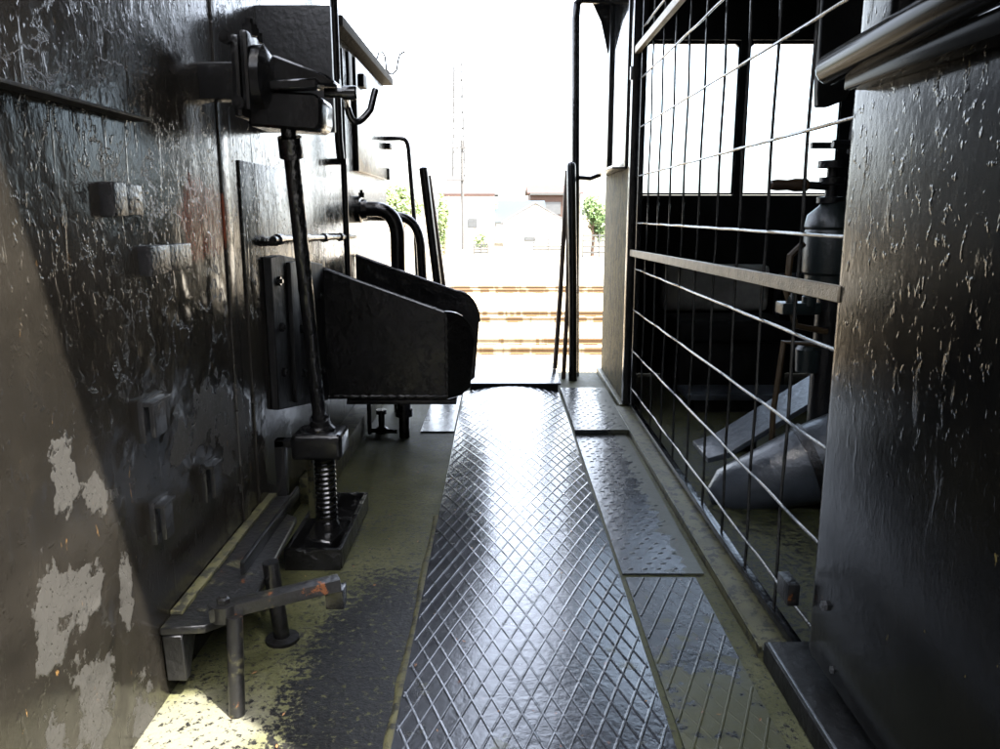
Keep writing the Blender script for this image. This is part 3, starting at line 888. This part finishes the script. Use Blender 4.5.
# =================================================================== CAB
CX = 0.65
t = thing('cab', 'black locomotive cab with roof overhang, bulkheads either side of a wire grille, windowed far side', 'cab', (CX, 2.8, 0))
BX1 = 0.69
# near bulkhead: panel below sill, strip beside the window, rim round the window
m = MB().box(CX, BX1 + 0.06, 0.60, 1.556, 0.080, 1.24, 0.028, seg=4)
m.build('near_bulkhead_panel', 'column', t)
m = MB().box(CX, BX1 + 0.06, 1.40, 1.553, 1.2405, 2.75, 0.028, seg=4)
m.build('near_bulkhead_post', 'column', t)
m = MB().box(CX, BX1 + 0.06, 0.60, 0.80, 1.2405, 2.75, 0.01)
m.build('near_bulkhead_post', 'column', t)
MB().box(CX, BX1 + 0.06, 0.802, 1.398, 2.10, 2.75, 0.01).build('near_window_header', 'column', t)
wn_ = MB().box(CX + 0.02, CX + 0.045, 1.365, 1.399, 1.241, 2.098, 0.004)
wn_.box(CX + 0.02, CX + 0.045, 0.803, 1.363, 1.241, 1.285, 0.004)
wn_ = wn_.build('near_window_frame', 'black_fine', t)
MB().box(CX + 0.028, CX + 0.036, 0.805, 1.363, 1.286, 2.096).build('pane', 'glass', wn_, smooth=0)
m = MB().tube([(0.612, 1.585, 1.262), (0.612, 1.575, 1.262), (0.612, 1.56, 1.262), (0.606, 0.62, 1.296)], [0.010, 0.024, 0.029, 0.029], 16)
m.box(0.612, 0.66, 0.64, 1.50, 1.215, 1.25, 0.006)
m.build('arm_rest', 'arm', t)
MB().box(0.596, 0.705, 0.60, 1.655, 0.001, 0.052, 0.006).build('bulkhead_foot_angle', 'black_dull', t)
MB().box(0.600, 0.606, 0.60, 1.64, 0.0525, 0.058, 0.001).build('worn_edge_strip', 'polished', t)
m = MB().box(0.622, 0.648, 1.60, 1.67, 0.165, 0.215, 0.004)
m.build('hinge_block', 'rusty', t)
m = MB().bolt((0.65, 1.475, 0.232), (-1, 0, 0), 0.011, 0.006)
m.build('bolt', 'bright_bolt', t)
MB().bolt((0.65, 1.42, 0.125), (-1, 0, 0), 0.008, 0.003).build('bolt', 'bright_bolt', t)
# far bulkhead
m = MB().box(CX, BX1, 4.08, 5.05, 0.002, 1.225, 0.004)
m.build('far_bulkhead_panel', 'far_panel', t)
m = MB().box(CX, BX1, 4.08, 4.22, 1.2255, 2.75, 0.004)
m.box(CX, BX1, 4.99, 5.05, 1.2255, 2.75, 0.004)
m.box(CX, BX1, 4.223, 4.987, 2.22, 2.75, 0.004)
m.build('far_bulkhead_surround', 'black_fine', t)
f = MB().box(CX - 0.012, CX + 0.03, 4.221, 4.255, 1.2355, 2.218, 0.003)
f.box(CX - 0.012, CX + 0.03, 4.93, 4.986, 1.2355, 2.218, 0.003)
f.box(CX - 0.012, CX + 0.03, 4.257, 4.928, 1.2355, 1.27, 0.003)
f = f.build('far_window_frame', 'black_fine', t)
MB().box(CX + 0.005, CX + 0.012, 4.257, 4.928, 1.271, 2.216).build('pane', 'glass', f, smooth=0)
MB().box(CX - 0.075, CX + 0.02, 4.24, 5.04, 1.226, 1.235, 0.002).build('far_window_sill', 'black_fine', t)
MB().box(CX - 0.03, CX - 0.002, 4.04, 5.05, 0.002, 0.03, 0.003).build('far_foot_angle', 'moss_bar', t)
# roof support gusset at the far corner
g = [(0.649, 2.26), (0.50, 2.26), (0.545, 2.19), (0.59, 2.10), (0.615, 2.0), (0.632, 1.93), (0.649, 1.90)]
MB().prism(g, fXZ, 4.99, 5.01).build('roof_gusset', 'black_fine', t)
# header over the grille
MB().box(CX, BX1, 1.56, 4.077, 2.16, 2.75, 0.004).build('grille_header', 'black', t)
# far side sheet with two windows; wall plane y=5.02..5.05
def side_wall(y0, y1, name, inner):
    m = MB()
    xs = [0.692, 0.86, 1.425, 1.475, 2.045, 2.75]
    m.box(xs[0], xs[5], y0, y1, 0.0, 1.11)
    m.box(xs[0], xs[5], y0, y1, 2.005, 2.75)
    m.box(xs[0], xs[1], y0, y1, 1.1105, 2.0045)
    m.box(xs[2], xs[3], y0, y1, 1.1105, 2.0045)
    m.box(xs[4], xs[5], y0, y1, 1.1105, 2.0045)
    m.build(name, 'black_dull', t, smooth=0)
    for a, c in ((xs[1], xs[2]), (xs[3], xs[4])):
        fr = MB()
        fr.box(a + .001, a + 0.012, y0 + .006, y1 - .006, 1.112, 2.003)
        fr.box(c - 0.012, c - .001, y0 + .006, y1 - .006, 1.112, 2.003)
        fr.box(a + 0.0125, c - 0.0125, y0 + .006, y1 - .006, 1.112, 1.124)
        fr.prism([(a + 0.0125, 2.003), (c - 0.0125, 2.003), (c - 0.0125, 1.965), (c - 0.03, 1.982), (a + 0.03, 1.982), (a + 0.0125, 1.965)], fXZ, y0 + .006, y1 - .006)
        fr = fr.build('window_frame', 'black_fine', t, smooth=0)
        MB().box(a + 0.0125, c - 0.0125, (y0 + y1) / 2 - 0.003, (y0 + y1) / 2 + 0.003, 1.125, 1.98).build('pane', 'glass', fr, smooth=0)
side_wall(5.015, 5.05, 'far_side_sheet', -1)
side_wall(0.60, 0.635, 'near_side_sheet', 1)
MB().box(2.75, 2.79, 0.60, 5.05, 0.0, 2.75).build('front_bulkhead', 'black_dull', t, smooth=0)
# arched roof; overhang lengthened across the gap to shut out sky light
m = MB()
n = 18
top, bot = [], []
for i in range(n + 1):
    y = 0.567 + (5.083 - 0.567) * i / n
    q = (i / n - 0.5) * 2
    top.append((y, 2.79 + 0.22 * (1 - q * q)))
    bot.append((y, 2.752 + 0.22 * (1 - q * q)))
m.prism(top + bot[::-1], fYZ, -0.42, 3.0)
m.build('roof', 'black_dull', t)
MB().prism([(0.6, 2.7505)] + [(p[0], p[1] - .004) for p in bot[1:-1]] + [(5.05, 2.7505)], fYZ, 2.75, 2.78).build('roof_end_fill', 'black_dull', t)

# wire grille
t = thing('wire_grille', 'black woven wire grille with pale mid rail closing the cab opening', 'grille', (CX, 2.8, 0))
GY0, GY1 = 1.53, 4.03
GX = 0.674
ys = [1.818 + 0.2385 * k for k in range(9)]
zs = [0.130, 0.323, 0.528, 0.733, 0.955, 1.177, 1.403, 1.627, 1.850, 2.068]
def crimp(n, f, amp):
    return [f(i / n, amp * math.sin(i * math.pi / 2)) for i in range(n + 1)]
vb = None
for k, yy in enumerate(ys):
    if vb is None:
        pts = []
        for i in range(0, 61):
            z = 0.03 + (2.155 - 0.03) * i / 60
            ph = z / 0.215 * math.pi
            pts.append((GX + 0.0015 * math.sin(ph), yy + 0.0009 * math.sin(ph * 1.7), z))
        vb = MB().tube(pts, 0.0042, 6).build('vertical_wire', 'wire', t, smooth=60)
    else:
        dup_part(vb, t, (0, yy - ys[0], 0))
hb = None
for k, zz in enumerate(zs):
    if hb is None:
        pts = []
        for i in range(0, 65):
            y = GY0 + (GY1 - GY0) * i / 64
            ph = (y - ys[0]) / 0.2385 * math.pi
            pts.append((GX - 0.0065 + 0.0012 * math.sin(ph), y, zz + 0.0005 * math.sin(ph * 1.3)))
        hb = MB().tube(pts, 0.0042, 6).build('horizontal_wire', 'wire', t, smooth=60)
    else:
        dup_part(hb, t, (0, 0, zz - zs[0]))
MB().prism([(GY0, 0.832), (GY1, 0.792), (GY1, 0.824), (GY0, 0.864)], fYZ, 0.646, 0.662, 0.002).build('mid_rail', 'bar_pale', t)
MB().box(0.640, 0.664, 1.50, 4.10, 1.745, 1.778, 0.003).build('top_rail', 'bar_pale', t)
MB().box(0.662, 0.684, 1.60, 4.03, 0.031, 0.050, 0.002).build('bottom_rail', 'black_fine', t)
MB().box(0.634, 0.690, 4.03, 4.078, 0.031, 2.158, 0.003).build('frame_post', 'black_fine', t)
MB().box(0.664, 0.690, 3.96, 3.99, 0.047, 2.158, 0.003).build('frame_post', 'black_fine', t)
MB().box(0.625, 0.649, 4.035, 4.06, 1.63, 1.69, 0.002).build('latch', 'bright_bolt', t)
m = MB().box(0.592, 0.689, 1.67, 4.045, 0.001, 0.020, 0.002)
m.box(0.592, 0.600, 1.67, 4.045, 0.020, 0.030, 0.002)
tag(m.build('sill_angle', 'moss_bar', world=(0.62, 2.85, 0)), 'long mossy green angle iron sill lying along the foot of the grille', 'sill')

# ---- inside the cab
t = thing('brake_valve', 'grey-green driver brake valve on a stand with a brown horizontal handle', 'brake valve', (1.14, 2.8, 0))
m = MB().cyl((1.16, 2.8, 0), (1.16, 2.8, 0.80), 0.05, 14)
m.lathe((1.16, 2.8, 0.0), [(0, 0.11), (0.02, 0.11), (0.03, 0.06)], 16)
m.build('stand', 'dark_metal', t)
m = MB().lathe((1.15, 2.8, 0.74), [(0, 0.06), (0.01, 0.085), (0.05, 0.085), (0.06, 0.095), (0.19, 0.098), (0.205, 0.092), (0.215, 0.098), (0.255, 0.09), (0.285, 0.055), (0.30, 0.045)], 22)
m.build('valve_body', 'valve', t)
m = MB().lathe((1.13, 2.8, 1.035), [(0, 0.045), (0.02, 0.045), (0.022, 0.02), (0.06, 0.02), (0.062, 0.042), (0.085, 0.042), (0.087, 0.018), (0.115, 0.018), (0.117, 0.05), (0.14, 0.05)], 14)
m.bolt((1.18, 2.76, 1.05), (0, -1, 0), 0.014, 0.02)
m.box(1.05, 1.18, 2.79, 2.81, 1.215, 1.235)
m.build('valve_spindle', 'dark_metal', t)
m = MB().tube([(1.13, 2.8, 1.09), (1.04, 2.8, 1.095), (1.03, 2.8, 1.096)], [0.014, 0.013, 0.010], 10)
m.build('handle_shank', 'dark_metal', t)
MB().lathe((1.055, 2.8, 1.095), [(0, 0.010), (0.01, 0.021), (0.05, 0.022), (0.075, 0.017), (0.11, 0.019), (0.13, 0.016), (0.138, 0.006)], 12, (-1, 0, 0)).build('handle_grip', 'wood', t)
m = MB().tube([(1.13, 2.74, 0.60), (1.02, 2.74, 0.62), (0.98, 2.74, 0.74), (0.985, 2.74, 0.86), (1.03, 2.75, 0.90)], 0.012, 8)
m.tube([(1.12, 2.76, 0.55), (0.99, 2.76, 0.56), (0.97, 2.76, 0.30), (0.98, 2.76, 0.0)], 0.011, 8)
m.build('copper_pipe', 'brass', t)
m = MB().box(0.965, 1.10, 2.72, 2.80, 0.66, 0.70, 0.006)
m.lathe((1.0, 2.74, 0.70), [(0, 0.02), (0.02, 0.02), (0.03, 0.012), (0.06, 0.012)], 10)
m.lathe((1.06, 2.74, 0.69), [(0, 0.025), (0.03, 0.025), (0.04, 0.012)], 10)
m.build('cock_manifold', 'valve', t)
MB().lathe((1.09, 2.79, 0.45), [(0, 0.04), (0.08, 0.045), (0.10, 0.03)], 12).build('filter_bowl', 'valve', t)
m = MB().box(1.19, 1.30, 2.6, 2.63, 1.13, 1.24, 0.006)
m.tube([(1.05, 2.62, 1.215), (1.20, 2.62, 1.215)], 0.013, 8)
m.tube([(1.24, 2.62, 1.15), (1.24, 2.7, 0.95), (1.22, 2.75, 0.9)], 0.018, 8)
m.build('pressure_box', 'dark_metal', t)

# hanging dark panel near the ceiling
m = MB()
pl = [(1.03, 2.30), (1.20, 2.30), (1.20, 1.62), (1.185, 1.45), (1.15, 1.37), (1.10, 1.35), (1.06, 1.35), (1.055, 1.40)]
m.prism(pl, fXZ, 2.79, 2.83, 0.004)
m.tube([(1.205, 2.81, 2.3), (1.215, 2.81, 1.7), (1.20, 2.81, 1.35), (1.19, 2.81, 1.2)], 0.014, 8)
m.tube([(1.10, 2.80, 2.75), (1.10, 2.80, 2.28)], 0.03, 8)
tag(m.build('hanging_panel', 'black_dull', world=(1.12, 2.8, 1.3)), 'dark round-cornered panel hanging from the cab ceiling in front of the bright window', 'hanging panel')

t = thing('crew_seat', 'dim grey padded seat with a rounded back against the far cab side', 'seat', (1.25, 4.7, 0))
MB().box(0.98, 1.62, 4.80, 4.93, 0.42, 0.70, 0.05, seg=4).build('backrest', 'seat', t)
MB().box(0.98, 1.62, 4.35, 4.79, 0.30, 0.42, 0.035, seg=4).build('cushion', 'black_dull', t)
MB().box(1.0, 1.60, 4.40, 4.92, 0.0, 0.30, 0.01).build('seat_box', 'black_dull', t)
m = MB()
m.tube([(1.72, 4.96, 0.0), (1.72, 4.96, 0.55), (1.72, 4.93, 0.62), (1.95, 4.93, 0.64), (1.95, 4.93, 1.05)], 0.022, 10)
m.tube([(1.72, 4.95, 0.40), (2.05, 4.95, 0.42), (2.05, 4.95, 0.0)], 0.018, 10)
tag(m.build('cab_pipe', 'scoop', world=(1.72, 4.96, 0)), 'dim grey bent steam pipe on the far cab side below the second window', 'pipe')
t = thing('foot_board', 'low dark step board on the cab floor in front of the seat', 'step board', (1.3, 4.0, 0))
MB().box(0.95, 1.9, 3.95, 4.2, 0.07, 0.10, 0.005).build('board', 'scoop', t)
MB().box(1.0, 1.85, 4.0, 4.18, 0.0, 0.07).build('bearer', 'black_dull', t)

# slanted blue-grey sheet and big pipe on the cab floor
t = thing('slanted_chute', 'blue-grey sheet metal trough slanting up from the cab floor', 'sheet trough', (1.0, 2.7, 0))
p0 = Vector((0.80, 2.70, 0.03)); p1 = Vector((1.75, 2.62, 0.40))
dv = (p1 - p0).normalized()
m = MB().tube([p0 - dv * 0.06, p0, p0.lerp(p1, 0.3), p1], [0.03, 0.085, 0.14, 0.19], 20)
m.build('cone_pipe', 'scoop', t)
m = MB().tube([p0.lerp(p1, 0.28), p0.lerp(p1, 0.31)], [0.142, 0.15], 20)
m.build('joint_band', 'dark_metal', t)
m = MB().prism([(0.78, 0.10), (0.86, 0.125), (1.75, 0.71), (1.75, 0.69), (0.86, 0.10), (0.78, 0.08)], fXZ, 2.88, 3.12, 0.002)
m.build('slope_sheet', 'scoop', t)
m = MB().box(0.98, 1.10, 3.3, 3.42, 0.0, 0.05, 0.006)
tag(m.build('floor_block', 'dark_metal', world=(1.04, 3.36, 0)), 'small flat metal block on the cab floor behind the slanted trough', 'block')

# =================================================================== POLES AT THE FAR DOORWAY (right)
m = MB().tube([(0.655, 4.92, 2.20), (0.47, 4.92, 2.205), (0.442, 4.92, 2.18), (0.437, 4.92, 2.10), (0.462, 4.92, 0.6), (0.475, 4.92, -0.10)], 0.0235, 12)
m.tube([(0.455, 4.92, 1.212), (0.54, 4.92, 1.205), (0.60, 4.92, 1.228)], 0.014, 8)
tag(m.build('hand_rail', 'black_fine', world=(0.475, 4.92, -0.1)), 'tall black handrail running up out of view beside the far bulkhead window', 'handrail')
m = MB().tube([(0.412, 4.78, 1.295), (0.412, 4.78, 1.285), (0.412, 4.78, 1.27), (0.436, 4.78, 0.5), (0.445, 4.78, 0.0)], [0.008, 0.022, 0.026, 0.026, 0.026], 12)
tag(m.build('leaning_pole', 'black_fine', world=(0.445, 4.78, 0)), 'stout black upright pole with a round top right of the far doorway', 'pole', 'poles leaning at the far doorway')
m = MB().tube([(0.397, 4.86, 1.25), (0.365, 4.86, 0.5), (0.34, 4.86, 0.061)], 0.015, 10)
tag(m.build('leaning_pole', 'pole_lit_brown', world=(0.34, 4.86, 0.06)), 'thin brown pole leaning outermost at the right of the far doorway', 'pole', 'poles leaning at the far doorway')
m = MB().tube([(0.405, 4.84, 1.20), (0.41, 4.84, 0.5), (0.392, 4.84, 0.0)], 0.014, 10)
tag(m.build('leaning_pole', 'pole_lit_brown', world=(0.40, 4.84, 0)), 'thin brown pole squeezed between the outer brown pole and the black one', 'pole', 'poles leaning at the far doorway')

# =================================================================== TRACKS
def track(yc, label):
    t = thing('railway_track', label, 'railway track', (0, yc, G), 'railway tracks beyond the engine')
    for s in (-0.533, 0.533):
        m = MB()
        pr = [(-0.06, 0.202), (0.06, 0.202), (0.06, 0.212), (0.012, 0.225), (0.012, 0.27), (0.034, 0.28), (0.034, 0.31), (-0.034, 0.31), (-0.034, 0.28), (-0.012, 0.27), (-0.012, 0.225), (-0.06, 0.212)]
        m.prism([(yc + s + p[0], G + p[1]) for p in pr], fYZ, -70, 70)
        m.build('rail', 'rail', t, smooth=0)
    m = MB().prism([(yc - 1.9, G + 0.005), (yc + 1.9, G + 0.005), (yc + 1.35, G + 0.19), (yc - 1.35, G + 0.19)], fYZ, -70, 70)
    tag(m.build('ballast_bed', 'ballast', t, smooth=0), kind='stuff')
    sl = None
    for i in range(70):
        x = -15 + i * 0.47
        if sl is None:
            sl = MB().box(x - 0.11, x + 0.11, yc - 1.05, yc + 1.05, G + 0.06, G + 0.20, 0.008, seg=1).build('sleeper', 'sleeper', t, smooth=0)
            x00 = x
        else:
            dup_part(sl, t, (x - x00, 0, 0))
track(14.3, 'nearest rusty railway track seen through the far doorway')
track(18.5, 'middle rusty railway track seen through the far doorway')
track(25.3, 'farthest rusty railway track, next to the pale concrete strip')

# =================================================================== FAR BACKGROUND
def gable_house(name, label, x0, x1, y0, y1, eave, ridge, wallm, roofm, along='y', wins=(), over=0.35):
    t = thing(name, label, 'house', ((x0 + x1) / 2, (y0 + y1) / 2, G))
    MB().box(x0, x1, y0, y1, G, eave).build('wall', wallm, t, smooth=0)
    m = MB()
    if along == 'y':      # gable faces the camera
        xm = (x0 + x1) / 2
        MB().prism([(x0, eave), (x1, eave), (xm, ridge - 0.05)], fXZ, y0 + 0.02, y1 - 0.02).build('gable', wallm, t, smooth=0)
        m.prism([(x0 - over, eave - 0.12), (xm, ridge), (x1 + over, eave - 0.12), (x1 + over, eave + 0.02), (xm, ridge + 0.16), (x0 - over, eave + 0.02)], fXZ, y0 - over, y1 + over)
    else:
        ym = (y0 + y1) / 2
        m.prism([(y0 - over, eave + 0.002), (ym, ridge), (y1 + over, eave + 0.002), (y1 + over, eave + 0.12), (ym, ridge + 0.15), (y0 - over, eave + 0.12)], fYZ, x0 - over, x1 + over)
    m.build('roof', roofm, t, smooth=0)
    MB().box(x0 - 0.05, x1 + 0.05, y0 - over - 0.06, y0 - over + 0.0, eave - 0.10, eave + 0.11).build('gutter', 'eave' if roofm == 'grey_roof' else 'fence', t, smooth=0) if along != 'y' else None
    for (wx0, wx1, wz0, wz1) in wins:
        f = MB().box(wx0, wx1, y0 - 0.06, y0 - 0.005, wz0, wz1).build('window', 'fence', t, smooth=0)
        MB().box(wx0 + 0.06, wx1 - 0.06, y0 - 0.075, y0 - 0.061, wz0 + 0.06, wz1 - 0.06).build('pane', 'pane_dark', f, smooth=0)
    return t
gable_house('house', 'white house with a pale grey roof and red-brown eave, left of the far doorway view', -4.9, -0.5, 68, 75, 2.5, 4.0, 'white_wall', 'grey_roof', 'x', [(-2.7, -1.9, -0.2, 0.6)])
gable_house('house', 'low white gabled shed with the pale roof edge in the middle of the view', 0.3, 5.3, 64, 72, 0.30, 1.75, 'white_wall', 'pale_roof', 'y', [(1.9, 2.8, -1.15, -0.8)], 0.2)
gable_house('house', 'house with a faded blue roof behind the white gabled shed', -0.4, 3.9, 73.5, 82, 0.15, 2.05, 'white_wall', 'blue_roof', 'x')
gable_house('house', 'brown brick house with dark windows at the right beyond the shed', 3.2, 8.4, 86, 93, 3.0, 3.9, 'brown_wall', 'eave', 'x', [(4.4, 6.4, 0.9, 2.2), (6.9, 7.9, 0.9, 2.2)])

def tree(name, label, cat, x, y, z0, crown_c, crown_r, n, mat, trunk=True, leaf=0.12, clumps=9):
    t = thing(name, label, cat, (x, y, z0))
    if trunk:
        m = MB().tube([(x, y, z0), (x + 0.05, y, z0 + (crown_c[2] - z0) * 0.5), crown_c], [0.13, 0.10, 0.03], 8)
        for i in range(5):
            a = i * 1.3
            m.tube([(x + 0.03, y, z0 + (crown_c[2] - z0) * (0.5 + 0.08 * i)), (crown_c[0] + math.cos(a) * crown_r[0] * 0.6, y + math.sin(a) * crown_r[1] * 0.6, crown_c[2] + crown_r[2] * (0.1 * i - 0.2))], [0.05, 0.015], 6)
        m.build('trunk', 'bark', t)
    m = MB()
    cl = []
    for i in range(clumps):
        while True:
            q = Vector((random.uniform(-1, 1), random.uniform(-1, 1), random.uniform(-1, 1)))
            if q.length < 0.85: break
        cl.append((q, random.uniform(0.25, 0.5)))
    for i in range(n):
        c, r = random.choice(cl)
        q = c + Vector((random.gauss(0, 1), random.gauss(0, 1), random.gauss(0, 1))) * r * 0.55
        p = Vector((crown_c[0] + q.x * crown_r[0], crown_c[1] + q.y * crown_r[1], crown_c[2] + q.z * crown_r[2]))
        if p.z < G + 0.02: p.z = G + 0.05 + random.random() * 0.2
        u = Vector((random.gauss(0, 1), random.gauss(0, 1), random.gauss(0, 1))).normalized()
        v = u.orthogonal().normalized()
        s = leaf * random.uniform(0.6, 1.3)
        m.quad(p - u * s, p + v * s * 0.5, p + u * s, p - v * s * 0.5)
    m.build('crown', mat, t, smooth=0)
    return t
tree('garden_tree', 'round green tree right of the far doorway poles', 'tree', 5.7, 50, G, (5.7, 50, 0.55), (0.85, 0.85, 1.4), 3600, 'leaf')
tree('garden_tree', 'yellow-green tree seen between the tender corner and its bent handrail', 'tree', -6.0, 50, G, (-6.0, 50, 1.6), (1.2, 1.0, 1.4), 3600, 'leaf_pale')
tree('climbing_hedge', 'tall narrow green hedge at the left edge of the white house', 'hedge', -3.6, 52, G, (-3.6, 52, 0.5), (0.35, 0.5, 1.75), 2200, 'leaf_pale', True, 0.10, 14)
tree('low_bush', 'low pale green bush in front of the white house', 'bush', -1.2, 54, G, (-1.2, 54, -0.75), (0.75, 0.5, 0.45), 1100, 'leaf_pale', False, 0.09)
tree('low_bush', 'tiny yellow-green tree top beside the blue roof', 'bush', -0.55, 76, G, (-0.55, 76, 1.75), (0.3, 0.35, 0.55), 600, 'leaf_pale', True, 0.08)

def far_fence(x0, x1, y, z1, label, step=0.9):
    t = thing('fence', label, 'fence', ((x0 + x1) / 2, y, G))
    for zz in (0.25, 0.5, 0.75, 1.0):
        MB().box(x0, x1, y - 0.02, y + 0.02, G + (z1 - G) * zz - 0.10, G + (z1 - G) * zz).build('fence_rail', 'fence', t, smooth=0)
    n = max(2, int((x1 - x0) / step))
    for i in range(n + 1):
        x = x0 + (x1 - x0) * i / n
        MB().box(x - 0.04, x + 0.04, y - 0.07, y - 0.021, G, z1 + 0.05).build('fence_post', 'fence', t, smooth=0)
far_fence(5.0, 8.0, 49, -0.25, 'grey railed fence under the round green tree')
far_fence(2.3, 4.4, 56, -0.75, 'pale low fence in front of the white gabled shed')
far_fence(-1.7, -0.8, 53, -0.95, 'short grey fence under the low bush', 0.5)

# lattice mast
t = thing('lattice_mast', 'tall pale steel lattice mast fading into the bright sky', 'mast', (-4.6, 92, G))
m = MB()
for (sx, sy) in ((-1, -1), (1, -1), (1, 1), (-1, 1)):
    m.tube([(-4.6 + sx * 0.85, 92 + sy * 0.85, G), (-4.6 + sx * 0.42, 92 + sy * 0.42, 17.0)], 0.085, 5)
m.build('leg', 'pylon', t)
m = MB()
for i in range(22):
    za, zb = G + i * 0.84, G + (i + 1) * 0.84
    wa = 0.85 - 0.43 * i / 22; wb = 0.85 - 0.43 * (i + 1) / 22
    s = 1 if i % 2 else -1
    m.tube([(-4.6 - s * wa, 92 - wa, za), (-4.6 + s * wb, 92 - wb, zb)], 0.05, 4)
    m.tube([(-4.6 - wb, 92 - wb, zb), (-4.6 + wb, 92 - wb, zb)], 0.05, 4)
    m.tube([(-4.6 - wa, 92 - s * wa, za), (-4.6 - wb, 92 + s * wb, zb)], 0.05, 4)
    m.tube([(-4.6 + wa, 92 - s * wa, za), (-4.6 + wb, 92 + s * wb, zb)], 0.05, 4)
tag(m.build('bracing', 'pylon', t), kind='stuff')
t = thing('utility_pole', 'slim concrete utility pole with crossarms in front of the white house', 'utility pole', (-2.75, 60, G))
MB().tube([(-2.75, 60, G), (-2.75, 60, 6.2)], [0.13, 0.09], 10).build('pole', 'pole', t)
MB().box(-3.6, -1.9, 59.82, 59.9, 5.6, 5.7).build('crossarm', 'pole', t, smooth=0)
MB().box(-3.9, -2.6, 59.82, 59.9, 3.35, 3.45).build('crossarm', 'pole', t, smooth=0)
for x in (-3.5, -3.1, -2.4, -2.0):
    MB().cyl((x, 59.86, 5.7), (x, 59.86, 5.9), 0.05, 8).build('insulator', 'white_wall', t)
